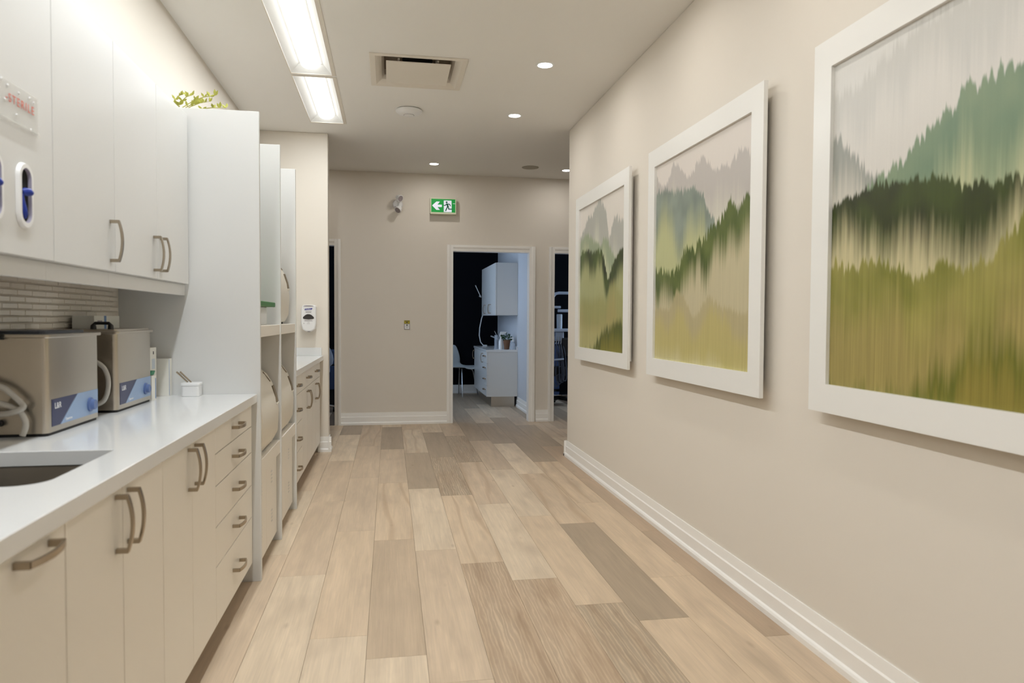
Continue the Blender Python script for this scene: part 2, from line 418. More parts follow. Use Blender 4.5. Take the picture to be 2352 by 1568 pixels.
structure(wf.build('wall_far', 'wall_paint', bevel=0), 'greige hall wall with three doorways and the exit sign')
# side rooms behind the far wall
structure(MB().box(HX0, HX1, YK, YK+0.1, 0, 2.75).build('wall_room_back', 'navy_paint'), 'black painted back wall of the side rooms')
structure(MB().box(-0.30, -0.18, YF+0.12, YK, 0, 2.75).build('wall_room_left', 'room_paint'))
structure(MB().box(1.80, 1.90, YF+0.12, YK, 0, 2.75).build('wall_room_right', 'room_paint'), 'pale side room wall behind the wall cabinet')

# baseboards: profile (offset from wall, height)
BBP = [(0, 0.142), (0.006, 0.142), (0.010, 0.098), (0.015, 0.092), (0.015, 0.036), (0.022, 0.031), (0.027, 0.022), (0.027, 0), (0, 0)]
structure(MB().prism([(XR-d, z) for d, z in BBP], 1, YB, YR+0.027).build('baseboard_right', 'trim_white'), 'tall white moulded baseboard along the right wall')
structure(MB().prism([(YR+d, z) for d, z in BBP], 0, XR-0.027, HX1).build('baseboard_right_return', 'trim_white'))
structure(MB().prism([(YF-d, z) for d, z in BBP], 0, -0.560, 0.674).build('baseboard_far', 'trim_white'), 'white baseboard under the exit sign wall')
structure(MB().prism([(YF-d, z) for d, z in BBP], 0, 1.756, 1.911).build('baseboard_far', 'trim_white'), 'short white baseboard between two doorways')
structure(MB().prism([(YS-d, z) for d, z in BBP], 0, -0.66, XS+0.0265).build('baseboard_left', 'trim_white'), 'white baseboard wrapping the return wall corner')
structure(MB().prism([(XS+d, z) for d, z in BBP], 1, YS-0.0265, YS+0.13).build('baseboard_left', 'trim_white'), 'white baseboard on the end of the return wall')
structure(MB().prism([(1.80-d, z) for d, z in BBP], 1, YF+0.12, 9.92).build('baseboard_room', 'trim_white'), 'white baseboard in the middle side room')
structure(MB().prism([(YK-d, z) for d, z in BBP], 0, -0.18, 1.80).build('baseboard_room', 'trim_white'), 'white baseboard on the black back wall')

# door frames
for i, (a, b, t) in enumerate(DOORS):
    d = bpy.data.objects.new('door_%d' % (i+1), None); COL.objects.link(d); d.location = ((a+b)/2, YF, 0); WPOS[d.name] = tuple(d.location)
    structure(d, ('white door frame half hidden by the return wall', 'white door frame of the open doorway to the middle room', 'white door frame partly hidden by the right wall')[i])
    CW = 0.072
    prof = [(0, 0), (CW, 0), (CW, -0.020), (CW*0.62, -0.020), (CW*0.40, -0.013), (0, -0.010)]
    MB().prism([(a-q, YF+o) for q, o in prof], 2, 0, t+CW).build('casing', 'trim_white', d)
    MB().prism([(b+q, YF+o) for q, o in prof], 2, 0, t+CW).build('casing', 'trim_white', d)
    MB().prism([(YF+o, t+q) for q, o in prof], 0, a, b).build('casing', 'trim_white', d)
    MB().box(a-0.013, a, YF, YF+0.12, 0, t).build('jamb', 'trim_white', d)
    MB().box(b, b+0.013, YF, YF+0.12, 0, t).build('jamb', 'trim_white', d)
    MB().box(a-0.013, b+0.013, YF, YF+0.12, t, t+0.013).build('jamb', 'trim_white', d)

# assumed, unseen windows of the side rooms; glowing panes added for bluish light
def window(n, x, side, y0, y1, z0, z1):
    d = bpy.data.objects.new('assumed_window_%d' % n, None); COL.objects.link(d); d.location = (x, (y0+y1)/2, z0); WPOS[d.name] = tuple(d.location); structure(d)
    s = 0.03*side
    MB().box(min(x, x+s*0.4), max(x, x+s*0.4), y0, y1, z0, z1).build('pane', 'assumed_window_glow', d)
    f = MB()
    for q in ((y0-0.05, y0, z0-0.05, z1+0.05), (y1, y1+0.05, z0-0.05, z1+0.05), (y0, y1, z0-0.05, z0), (y0, y1, z1, z1+0.05), ((y0+y1)/2-0.02, (y0+y1)/2+0.02, z0, z1)):
        f.box(min(x, x+s), max(x, x+s), *q)
    f.build('assumed_window_frame', 'trim_white', d)
window(1, -0.18, 1, 9.1, 10.5, 1.0, 2.3)  # assumed from the bluish light in the middle room
window(2, HX0, 1, 9.4, 11.0, 0.9, 2.2)  # assumed too, unseen, added to light the left room
window(3, HX1, -1, 9.2, 10.8, 0.9, 2.2)  # likewise an assumed, unseen window lighting the right room

# ------------------------------------------------------------------ ceiling fixtures
LN = ['recessed linear ceiling light at the far end of the row, above the shelving bays', 'recessed linear ceiling light running out of the top of the picture',
      'recessed linear ceiling light above the stainless cleaners, out of view', 'recessed linear ceiling light above the sink, out of view', 'added linear ceiling light brightening the near end beside the camera, out of view', 'added linear fill light just behind the camera, out of view',
      'added linear fill light well behind the camera, out of view', 'added linear fill light at the near end of the row, out of view']
for i, (a, b) in enumerate(LSEG):
    t = thing('linear_light', LN[i], 'ceiling light', ((LX0+LX1)/2, (a+b)/2, H), 'linear ceiling lights over the cabinets')
    xm = (LX0+LX1)/2
    MB().box(LX1, LX1+0.027, a-0.0125, b+0.0125, H-0.003, H).build('flange', 'vent_paint', t)
    MB().box(LX0-0.006, LX0, a-0.0125, b+0.0125, H-0.003, H).build('flange', 'vent_paint', t)
    MB().box(LX0, LX1, a-0.0125, a, H-0.004, H).build('end_trim', 'vent_paint', t)
    MB().box(LX0, LX1, b, b+0.0125, H-0.004, H).build('end_trim', 'vent_paint', t)
    rf = MB(); zt = H+0.055
    p = [(LX0, H), (LX0+0.055, zt), (LX1-0.055, zt), (LX1, H)]
    o_ = 0.003
    q = [(LX1+o_, H), (LX1-0.052, zt+o_), (LX0+0.052, zt+o_), (LX0-o_, H)]
    rf.prism(p+q, 1, a+0.0005, b-0.0005)
    rf.add([(LX0, a, H), (LX1, a, H), (LX1, a+0.035, zt), (LX0, a+0.035, zt)], [(0, 1, 2, 3)])
    rf.add([(LX0, b, H), (LX1, b, H), (LX1, b-0.035, zt), (LX0, b-0.035, zt)], [(0, 3, 2, 1)])
    rf.build('reflector', 'reflector_white', t, recalc=False)
    lens = MB(); n = 14; vs = []; fs = []; ys = [a+0.045, a+0.05, a+0.07, b-0.07, b-0.05, b-0.045]; sc = [0.05, 0.72, 1, 1, 0.72, 0.05]
    for y, s_ in zip(ys, sc):
        for j in range(n+1):
            an = PI*j/n; vs.append((xm+0.068*math.cos(an)*(0.85+0.15*s_), y, zt-0.001-0.048*math.sin(an)*s_))
    for r in range(len(ys)-1):
        for j in range(n): fs.append((r*(n+1)+j, r*(n+1)+j+1, (r+1)*(n+1)+j+1, (r+1)*(n+1)+j))
    lens.add(vs, fs).build('lens', 'lamp_lens', t, smooth=True, recalc=False)
    ld = bpy.data.lights.new('linear_light_tube', 'AREA'); ld.shape = 'RECTANGLE'; ld.size = 0.06; ld.size_y = b-a-0.16; ld.energy = P_LINEAR; ld.color = C_LINEAR
    lo_ = bpy.data.objects.new('linear_light_tube', ld); COL.objects.link(lo_); lo_.parent = t; lo_.location = (0, 0, zt-0.0505-H)

def downlight(x, y, label, power, size=125, group='small recessed downlights'):
    t = thing('downlight', label, 'ceiling light', (x, y, H), group)
    MB().lathe([(0.047, -0.0005), (0.051, -0.004), (0.062, -0.003), (0.064, -0.0005)], (x, y, H), n=32).build('trim_ring', 'reflector_white', t, smooth=True)
    MB().cyl((x, y, H-0.0022), 0.0465, 0.0015, n=32).build('lens', 'lamp_glow', t)
    ld = bpy.data.lights.new('downlight_beam', 'AREA'); ld.shape = 'DISK'; ld.size = 0.085; ld.energy = power
    ld.color = C_LIGHT
    lo = bpy.data.objects.new('downlight_beam', ld); COL.objects.link(lo); lo.parent = t; lo.location = (0, 0, -0.012)
downlight(1.028, 4.702, 'larger bright round downlight nearest the top right of the ceiling', P_SPOT)
downlight(1.032, 5.903, 'round downlight beside the right wall, second one into the corridor', P_SPOT)
downlight(1.030, 3.50, 'round downlight above the middle painting, out of view', P_SPOT)
downlight(1.030, 2.30, 'added round downlight above the nearest painting, out of view', P_SPOT)  # added downlight, lifts the right wall and floor
downlight(1.030, 1.10, 'added round downlight in the ceiling beside the camera, out of view', P_SPOT)  # also added, throws extra light on the lower doors
downlight(0.482, 7.896, 'round downlight in the hall ceiling above the green exit sign', P_HALL)
downlight(1.996, 7.943, 'round downlight in the hall cut off by the right wall corner', P_HALL)
downlight(-1.03, 7.90, 'round downlight in the hall behind the return wall', P_HALL)

# square plaque air diffuser
vx, vy = VC
t = thing('ceiling_vent', 'square ceiling air diffuser with a flat drop plate', 'air vent', (vx, vy, H))
sq = lambda h: R(vx-h, vx+h, vy-h, vy+h)
MB().plate(sq(0.322), [sq(0.283)], H-0.006, H).build('outer_frame', 'vent_paint', t, bevel=0.002)
cone = MB(); lv = [(0.283, H-0.004), (0.272, H+0.004), (0.245, H+0.022), (0.228, H+0.05), (0.226, H+0.09)]
cv = []; cf = []
for h, z in lv: cv += [(x, y, z) for x, y in sq(h)]
for r in range(len(lv)-1):
    for j in range(4): cf.append((r*4+j, r*4+(j+1) % 4, (r+1)*4+(j+1) % 4, (r+1)*4+j))
cone.add(cv, cf).build('cone', 'vent_paint', t, recalc=False)
MB().box(vx-0.226, vx+0.226, vy-0.226, vy+0.226, H+0.085, H+0.09).build('back_plate', 'vent_dark', t)
MB().cyl((vx, vy, H+0.080), 0.105, 0.004, n=32).build('duct_opening', 'duct_black', t)
MB().plate(rrect(vx-0.214, vx+0.214, vy-0.214, vy+0.214, 0.004), [], H-0.012, H-0.006).build('drop_plate', 'vent_paint', t, bevel=0.001)
for dx in (-0.13, 0.13):
    MB().box(vx+dx-0.006, vx+dx+0.006, vy-0.19, vy+0.19, H+0.012, H+0.022).box(vx+dx-0.006, vx+dx+0.006, vy-0.01, vy+0.01, H-0.006, H+0.085).build('bracket', 'vent_paint', t)

# dome on the ceiling
t = thing('access_point', 'round white domed disc on the ceiling between vent and hall', 'access point', (0.155, 5.905, H))
MB().lathe([(0.098, 0), (0.108, -0.008), (0.106, -0.020), (0.085, -0.036), (0.055, -0.044), (0.0, -0.0445)], (0.155, 5.905, H), n=40).build('dome', 'white_plastic', t, smooth=True)
MB().lathe([(0.040, -0.0435), (0.040, -0.047), (0.037, -0.0475), (0.0, -0.0485)], (0.155, 5.905, H), n=32).build('cap', 'white_plastic', t, smooth=True)
MB().lathe([(0.0405, -0.0425), (0.0435, -0.0435), (0.0435, -0.0452), (0.0405, -0.0455)], (0.155, 5.905, H), n=32).build('cap_ring', 'ink_grey', t, smooth=True)
MB().cyl((0.155, 5.905, H-0.0025), 0.100, 0.0025, n=32).build('mounting_ring', 'ink_dark', t)
t = thing('ceiling_speaker', 'flat grey round speaker grille in the hall ceiling', 'speaker', (1.558, 7.865, H))
MB().lathe([(0.080, -0.0005), (0.086, -0.005), (0.094, -0.004), (0.096, -0.0005)], (1.558, 7.865, H), n=36).build('rim', 'speaker_grille', t, smooth=True)
MB().cyl((1.558, 7.865, H-0.0035), 0.081, 0.003, n=36).build('grille', 'speaker_grille', t)

# ------------------------------------------------------------------ handles (shared mesh): bow pull, 128 mm, local x = out of the door, y = along
hb = MB(); pth = []
for i in range(13):
    s_ = -1+2*i/12; pth.append((0.037-0.011*s_*s_, 0.066*s_, 0))
hb.tube(pth, 1.0, sec=[(0.0062, -0.0032), (0.0062, 0.0032), (-0.0062, 0.0032), (-0.0062, -0.0032)])
for s_ in (-1, 1): hb.box(0, 0.028, s_*0.064-0.0052, s_*0.064+0.0052, -0.0065, 0.0065)
HANDLE = hb.build('handle', 'nickel'); HANDLE_MESH = HANDLE.data
class _H: data = HANDLE_MESH; modifiers = []
bpy.data.objects.remove(HANDLE)
def handle(parent, x, y, z, vertical=False, facing=1):
    rot = (0, 0, 0)
    if vertical: rot = (PI/2, 0, 0)
    if facing < 0: rot = (rot[0], 0, PI)
    return inst(_H, 'handle', parent, (x, y, z), rot)
def front(parent, name, X, y0, y1, z0, z1, mat, g=0.0019, th=0.019):
    return MB().box(X-th, X, y0+g, y1-g, z0+g, z1-g).build(name, mat, parent, bevel=0.0012)

# ------------------------------------------------------------------ base cabinets on the left
XC = -0.637; ZB, ZT = 0.095, 0.850
def base_unit(label, y0, y1, top=ZT, group='base cabinets of the long worktop'):
    t = thing('base_cabinet', label, 'cabinet', (-0.9, (y0+y1)/2, 0), group)
    MB().box(XL+0.005, XC-0.022, y0+0.001, y1-0.001, ZB, top).build('body', 'cabinet_white_lifted', t)
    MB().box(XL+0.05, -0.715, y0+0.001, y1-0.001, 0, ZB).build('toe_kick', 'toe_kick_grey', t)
    return t
t = base_unit('white base cabinet with one wide pull-out front, nearest the camera', 0.92, 1.527, 0.62)
d = front(t, 'door', XC, 0.92, 1.527, ZB, ZT, 'cabinet_white_lifted'); handle(d, XC, 1.395, 0.821)
t = base_unit('white two-door base cabinet beneath the sink', 1.527, 2.140, 0.62)
d = front(t, 'door', XC, 1.527, 1.834, ZB, ZT, 'cabinet_white_lifted'); handle(d, XC, 1.791, 0.761, True)
d = front(t, 'door', XC, 1.834, 2.140, ZB, ZT, 'cabinet_white_lifted'); handle(d, XC, 1.868, 0.761, True)
t = base_unit('white two-door base cabinet between sink cabinet and drawer stack', 2.140, 2.757)
d = front(t, 'door', XC, 2.140, 2.443, ZB, ZT, 'cabinet_white_lifted'); handle(d, XC, 2.402, 0.760, True)
d = front(t, 'door', XC, 2.443, 2.757, ZB, ZT, 'cabinet_white_lifted'); handle(d, XC, 2.478, 0.763, True)
t = base_unit('white base cabinet with a stack of five drawers', 2.757, 3.456)
for za, zb in ((0.742, ZT), (0.621, 0.742), (0.467, 0.621), (0.317, 0.467), (ZB, 0.317)):
    d = front(t, 'drawer', XC, 2.757, 3.456, za, zb, 'cabinet_white_lifted')
    handle(d, XC, 3.104, (za+zb)/2 if zb < 0.8 and zb > 0.32 else (0.800 if zb > 0.8 else 0.208))
MB().box(XC-0.03, XC-0.004, 3.457, 3.474, ZB, ZT).build('filler', 'cabinet_white_lifted', t)

# worktop with the sink cut-out
SX0, SX1, SY0, SY1 = -1.06, -0.731, 1.637, 2.058
def sinkloop(e=0.0):
    a = arc(SX1+e-0.07, SY0-e+0.07, 0.07, -PI/2, 0, 8)+arc(SX1+e-0.012, SY1+e-0.012, 0.012, 0, PI/2, 4)
    return a+arc(SX0-e+0.012, SY1+e-0.012, 0.012, PI/2, PI, 4)+arc(SX0-e+0.07, SY0-e+0.07, 0.07, PI, 1.5*PI, 8)
wt = MB().plate(R(XL+0.001, -0.615, 0.905, 3.4745), [sinkloop()], 0.852, 0.892).build('countertop', 'quartz_white', bevel=0.0015)
tag(wt, 'long white quartz worktop with a sink cut-out', 'countertop')
sk = MB(); lo = [sinkloop(0.004), sinkloop(0.0), sinkloop(-0.012), sinkloop(-0.03)]; zz = [0.8515, 0.845, 0.69, 0.675]
sv = []; sf = []; nn = len(lo[0])
for lp, z in zip(lo, zz): sv += [(x, y, z) for x, y in lp]
for r in range(3):
    for j in range(nn): sf.append((r*nn+j, r*nn+(j+1) % nn, (r+1)*nn+(j+1) % nn, (r+1)*nn+j))
sf.append(tuple(range(3*nn, 4*nn)))
s = sk.add(sv, sf)
t = thing('sink', 'undermount stainless sink set into the white worktop', 'sink', ((SX0+SX1)/2, (SY0+SY1)/2, 0.675))
s.build('basin', 'sink_steel', t, smooth=True)
MB().lathe([(0.0, 0.003), (0.03, 0.003), (0.042, 0.0055), (0.045, 0.001)], ((SX0+SX1)/2, 1.85, 0.675), n=24).build('drain', 'chrome', t, smooth=True)

# backsplash of slim tiles
bs = MB().box(XL+0.0005, XL+0.006, 0.905, 3.474, 0.893, 1.398).build('trim_1', 'grout'); structure(bs, 'white slim brick tile backsplash under the wall cabinets')
TW, TH, PY, PZ = 0.0945, 0.0185, 0.097, 0.0225
tm = MB().box(0, 0.006, -TW/2, TW/2, -TH/2, TH/2).build('tile', 'tile_white', bevel=0.002)
class _T: data = tm.data; modifiers = list(tm.modifiers)
rest = MB()
row = 0; z = 1.284-PZ*17
rows = []
while z+TH/2 < 1.397:
    if z-TH/2 > 0.894: rows.append((round((z-1.284)/PZ), z))
    z += PZ
for r, z in rows:
    y = 0.96+(PY/2 if r % 2 else 0)+0.018
    while y+TW/2 < 3.470:
        if y > 2.25 and 1.15 < z < 1.352:
            o = bpy.data.objects.new('tile', tm.data); COL.objects.link(o); o.parent = bs; o.location = (XL+0.006, y, z)
            q = o.modifiers.new('bevel', 'BEVEL'); q.width = 0.002; q.segments = 1
        else: rest.box(XL+0.006, XL+0.0115, y-TW/2, y+TW/2, z-TH/2, z+TH/2)
        y += PY
bpy.data.objects.remove(tm)
rt_ = rest.build('tiles', 'tile_white', bs); rt_['kind'] = 'stuff'

# ------------------------------------------------------------------ wall cabinets on the left
XU = -0.908; UZ0, UZ1 = 1.400, 2.170
def wall_unit(label, y0, y1):
    t = thing('wall_cabinet', label, 'cabinet', (-1.05, (y0+y1)/2, UZ0), 'white wall cabinets above the worktop')
    MB().box(XL+0.001, XU-0.021, y0+0.0005, y1-0.0005, UZ0, UZ1).build('body', 'cabinet_white', t)
    MB().box(XU-0.040, XU-0.022, y0, y1, 1.350, UZ0-0.0005).build('light_rail', 'cabinet_white', t, bevel=0.001)
    return t
t = wall_unit('white wall cabinet carrying the sterile sign and blue glove holders, nearest the camera', 1.26, 2.136)
front(t, 'door', XU, 1.26, 1.697, UZ0, UZ1, 'cabinet_white'); front(t, 'door', XU, 1.697, 2.136, UZ0, UZ1, 'cabinet_white')
t = wall_unit('narrow white wall cabinet with a single handle', 2.136, 2.576)
d = front(t, 'door', XU, 2.136, 2.576, UZ0, UZ1, 'cabinet_white'); handle(d, XU, 2.535, 1.500, True)
t = wall_unit('white double-door wall cabinet against the tall panel', 2.576, 3.474)
d = front(t, 'door', XU, 2.576, 3.015, UZ0, UZ1, 'cabinet_white'); handle(d, XU, 2.972, 1.498, True)
d = front(t, 'door', XU, 3.015, 3.455, UZ0, UZ1, 'cabinet_white'); handle(d, XU, 3.052, 1.500, True)

# sterile pouch sign on the wall cabinet
t = thing('sign', 'clear plastic sign with red sterile lettering on the wall cabinet', 'sign', (XU, 1.93, 1.72))
MB().box(XU+0.0002, XU+0.0026, 1.80, 2.052, 1.722, 1.818).build('plate', 'acrylic', t, bevel=0.001)
MB().box(XU+0.0005, XU+0.012, 1.80, 2.045, 1.716, 1.724).build('ledge', 'acrylic', t, bevel=0.002)
text('lettering', '-STERILE', 0.0295, 'ink_red', t, (XU+0.0030, 2.029, 1.777), (0, 1, 0), (0, 0, 1), align='RIGHT', space=1.28)
for y, z in ((1.872, 1.812), (1.90, 1.805), (1.952, 1.802), (2.006, 1.806), (2.026, 1.800), (1.886, 1.768), (1.94, 1.745), (2.01, 1.727)):
    MB().lathe([(0.0035, 0.0026), (0.0030, 0.0045), (0.0, 0.0052)], (XU, y, z), ax=0, n=10).build('bubble', 'white_plastic', t, smooth=True)

def glove_holder(yc, label):
    t = thing('glove_holder', label, 'holder', (XU, yc, 1.47), 'oval glove holders on the wall cabinet door')
    def oval(hw, z0, z1, n=12):
        return [(yc+hw*math.cos(a), z1-hw+hw*math.sin(a)) for a in [PI*i/n for i in range(n+1)]]+[(yc+hw*math.cos(a), z0+hw+hw*math.sin(a)) for a in [PI+PI*i/n for i in range(n+1)]]
    o1, o2, i2, i1 = oval(0.038, 1.470, 1.636), oval(0.034, 1.474, 1.632), oval(0.0245, 1.485, 1.622), oval(0.0225, 1.487, 1.620)
    n = len(o1); v = []; f = []
    for lp, x in ((o1, 0.0), (o2, 0.009), (i2, 0.009)): v += [(XU+0.0003+x, y, z) for y, z in lp]
    for r in range(2):
        for j in range(n): f.append((r*n+j, r*n+(j+1) % n, (r+1)*n+(j+1) % n, (r+1)*n+j))
    MB().add(v, f).build('rim', 'white_plastic', t, smooth=True)
    iw = MB().add([(XU+0.0093, y, z) for y, z in i2]+[(XU+0.0012, y, z) for y, z in i1], [(j, (j+1) % n, n+(j+1) % n, n+j) for j in range(n)]).build('inner_wall', 'recess_grey', t, smooth=True, recalc=False)
    MB().prism(i1, 0, XU+0.0004, XU+0.0011).build('slot_shade', 'duct_black', t)  # black plate paints in the darkness of a deep hole
    g = [(XU+0.004, yc-0.016, 1.560), (XU+0.008, yc-0.008, 1.562), (XU+0.013, yc+0.002, 1.562), (XU+0.017, yc+0.009, 1.560)]
    MB().tube(g, [0.007, 0.010, 0.0105, 0.006], n=12).build('glove', 'glove_blue', t, smooth=True)
    g = [(XU+0.004, yc-0.016, 1.556), (XU+0.004, yc-0.016, 1.54), (XU+0.005, yc-0.013, 1.520), (XU+0.006, yc-0.008, 1.505), (XU+0.006, yc-0.004, 1.496)]
    MB().tube(g, [0.005, 0.007, 0.009, 0.009, 0.003], n=10).build('glove_finger', 'glove_blue', t, smooth=True)
glove_holder(1.972, 'white oval glove holder with a blue glove poking out, right one')
glove_holder(1.830, 'white oval glove holder cut off at the left picture edge')

# ------------------------------------------------------------------ tall shelving bays
t = thing('shelving_unit', 'tall white shelving unit with three side panels and two bays', 'shelving', (-0.9, 4.13, 0))
XP = -0.600; PT = 2.208; PTH = 0.022
for y in (3.476, 4.114, 4.763): MB().box(XL+0.002, XP, y, y+PTH, 0, PT).build('side_panel', 'cabinet_white', t, bevel=0.001)
for a, b in ((3.498, 4.114), (4.136, 4.763)):
    MB().box(XL+0.002, XL+0.014, a, b, 0.05, PT-0.03).build('back_panel', 'cabinet_white', t)
    MB().box(XL+0.014, -0.605, a, b, 1.157, 1.212).build('shelf', 'cabinet_white_lifted', t, bevel=0.0012)
    MB().box(XL+0.014, -0.606, a, b, 0.495, 0.568).build('shelf', 'cabinet_white_lifted', t, bevel=0.0012)
    MB().box(XL+0.014, -0.98, a, b, 2.15, 2.172).build('top_panel', 'cabinet_white', t)
    MB().box(XL+0.014, -0.646, a, b, 0.05, 0.49).build('cupboard_body', 'cabinet_white_lifted', t)
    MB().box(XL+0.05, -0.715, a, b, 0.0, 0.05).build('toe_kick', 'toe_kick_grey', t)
    MB().box(-0.80, -0.70, a+0.02, b-0.12, 1.149, 1.157).build('shelf_runner', 'black_plastic', t)
    mid = (a+b)/2-0.03
    for c_, d_ in ((a, mid), (mid, b)):
        d = front(t, 'door', -0.626, c_, d_, 0.048, 0.492, 'cabinet_white_lifted')
        vh = MB()
        for zc in (0.40, 0.19):
            for k in range(4):
                for j in range(3): vh.box(-0.6258, -0.6245, (c_+d_)/2-0.02+0.014*j, (c_+d_)/2-0.014+0.014*j, zc-0.034+0.019*k, zc-0.026+0.019*k)
        v_ = vh.build('vent_slots', 'cabinet_white', d); v_['kind'] = 'stuff'

# tabletop sterilizers with a curved front, copied for each shelf
def sterilizer(label, x, y, z):
    t = thing('sterilizer', label, 'sterilizer', (x, y, z), 'curved white sterilizers in the bays')
    pr = [(-0.48, 0.012), (-0.030, 0.012), (-0.006, 0.06), (0.0, 0.17), (-0.009, 0.25), (-0.034, 0.325), (-0.064, 0.375), (-0.10, 0.405), (-0.20, 0.42), (-0.48, 0.42)]
    MB().prism([(x+a, z+b) for a, b in pr], 1, y-0.270, y+0.270).build('body', 'cream_plastic', t, smooth=True, bevel=0.008, seg=2)
    MB().prism([(x+a+0.004, z+b) for a, b in pr[1:8]]+[(x+a-0.03, z+b) for a, b in pr[7:0:-1]], 1, y-0.250, y+0.185).build('door', 'cream_plastic', t, smooth=True, bevel=0.003)
    MB().prism([(x+0.003, z+0.225), (x-0.004, z+0.262), (x-0.021, z+0.315), (x-0.031, z+0.31), (x-0.014, z+0.258), (x-0.007, z+0.222)], 1, y+0.190, y+0.235).build('latch_recess', 'seam_dark', t)
    MB().box(x-0.010, x+0.006, y+0.188, y+0.237, z+0.212, z+0.222).build('latch_lip', 'cream_plastic', t, bevel=0.002)
    MB().prism([(x-0.072, z+0.386), (x-0.034, z+0.335), (x-0.031, z+0.339), (x-0.069, z+0.390)], 1, y+0.186, y+0.191).build('seam', 'seam_dark', t)
    MB().prism([(x-0.092, z+0.404), (x-0.066, z+0.378), (x-0.061, z+0.383), (x-0.087, z+0.409)], 1, y-0.10, y-0.03).build('display', 'seam_dark', t)
    for sx in (-0.44, -0.05):
        for sy in (-0.21, 0.21): MB().cyl((x+sx, y+sy, z), 0.015, 0.0125, n=12).build('foot', 'rubber_black', t)
    return t
A = sterilizer('white sterilizer with a curved front in the lower near bay', -0.606, 3.808, 0.568)
dup(A, (-0.610, 4.452, 0.568), 'white sterilizer with a curved front in the lower far bay')
dup(A, (-0.632, 4.447, 1.212), 'cream sterilizer on the upper shelf of the far bay')
t = thing('storage_box', 'white lidded box with a green lid on the upper shelf of the near bay', 'box', (-0.80, 3.79, 1.212))
MB().box(-1.02, -0.655, 3.58, 4.0, 1.212, 1.308).build('body', 'white_plastic', t, bevel=0.004)
MB().box(-1.03, -0.618, 3.55, 4.045, 1.308, 1.333).build('lid', 'lid_green', t, bevel=0.003)

# plant on top of the shelving
t = thing('plant', 'small leafy plant peeping over the tall white panel', 'plant', (-1.06, 3.72, 2.172))
MB().lathe([(0.04, 0), (0.055, 0.06), (0.058, 0.06), (0.052, 0.064), (0.0, 0.055)], (-1.06, 3.72, 2.172), n=20).build('pot', 'pot_white', t, smooth=True)
pr_ = random.Random(11)
def leaf(parent, base, tip, wid, nrm, mat):
    b = Vector(base); tp = Vector(tip); d = tp-b; sd = d.cross(Vector(nrm)).normalized()*wid; nv = Vector(nrm).normalized()*wid*0.35
    v = [b, b+d*0.3+sd*0.8-nv, b+d*0.62+sd*0.9-nv, tp, b+d*0.62-sd*0.9-nv, b+d*0.3-sd*0.8-nv, b+d*0.5]
    MB().add(v, [(0, 1, 6), (1, 2, 6), (2, 3, 6), (3, 4, 6), (4, 5, 6), (5, 0, 6)]).build('leaf', mat, parent, smooth=True, recalc=False)
for sx, ex, ez in ((-1.06, -1.005, 2.285), (-1.06, -0.985, 2.325), (-1.05, -0.95, 2.330), (-1.05, -0.915, 2.30), (-1.05, -0.87, 2.305), (-1.04, -0.835, 2.325), (-1.04, -0.80, 2.290)):
    yb = 3.72+pr_.uniform(-0.04, 0.04); ye = 3.70+pr_.uniform(-0.05, 0.05)
    pts = [(sx+(ex-sx)*q, yb+(ye-yb)*q, 2.225+(ez-2.225)*math.sin(q*PI/2)) for q in (0, .25, .5, .75, 1)]
    MB().tube(pts, [0.0022]*4+[0.0008], n=5).build('stem', 'leaf_green', t)
    for q in (0.55, 0.75, 0.88, 1.0):
        i = q*4; a = pts[min(int(i), 3)]; b = pts[min(int(i)+1, 4)]; fr = i-int(i) if i < 4 else 1
        p0 = Vector(a).lerp(Vector(b), fr)
        for s_ in (-1, 1):
            dr = Vector((pr_.uniform(-0.3, 0.9)*s_+0.1, pr_.uniform(-0.7, 0.4), pr_.uniform(0.25, 1.0))).normalized()
            leaf(t, p0, p0+dr*pr_.uniform(0.022, 0.034), pr_.uniform(0.0055, 0.008), (pr_.uniform(-.3, .3), -1, 0.4), 'leaf_green')

# ------------------------------------------------------------------ far base cabinets
t = base_unit('white base cabinet with four drawers beyond the tall panels', 4.787, 5.39, group='base cabinets of the far worktop')
for za, zb in ((0.713, ZT), (0.508, 0.713), (0.307, 0.508), (ZB, 0.307)):
    d = front(t, 'drawer', XC, 4.787, 5.39, za, zb, 'cabinet_white_lifted'); handle(d, XC, 5.09, (za+zb)/2)
t = base_unit('white base cabinet with a drawer over two doors, middle of the far worktop', 5.39, 6.05, group='base cabinets of the far worktop')
d = front(t, 'drawer', XC, 5.39, 6.05, 0.713, ZT, 'cabinet_white_lifted'); handle(d, XC, 5.717, 0.788)
d = front(t, 'door', XC, 5.39, 5.717, ZB, 0.713, 'cabinet_white_lifted'); handle(d, XC, 5.681, 0.615, True)
d = front(t, 'door', XC, 5.717, 6.05, ZB, 0.713, 'cabinet_white_lifted'); handle(d, XC, 5.753, 0.615, True)
t = base_unit('white base cabinet with a drawer over two doors, against the return wall', 6.05, 6.712, group='base cabinets of the far worktop')
d = front(t, 'drawer', XC, 6.05, 6.712, 0.713, ZT, 'cabinet_white_lifted'); handle(d, XC, 6.357, 0.790)
d = front(t, 'door', XC, 6.05, 6.348, ZB, 0.713, 'cabinet_white_lifted'); handle(d, XC, 6.318, 0.615, True)
d = front(t, 'door', XC, 6.348, 6.712, ZB, 0.713, 'cabinet_white_lifted'); handle(d, XC, 6.380, 0.615, True)
MB().box(XC-0.03, XC-0.002, 6.713, 6.760, ZB, ZT).build('filler', 'cabinet_white_lifted', t)
t = thing('countertop', 'short white quartz worktop beyond the tall panels with an upstand', 'countertop', (-0.9, 5.79, 0.86))
MB().box(XL+0.001, -0.610, 4.7865, YS-0.0005, 0.858, 0.900).build('slab', 'quartz_white', t, bevel=0.0015)
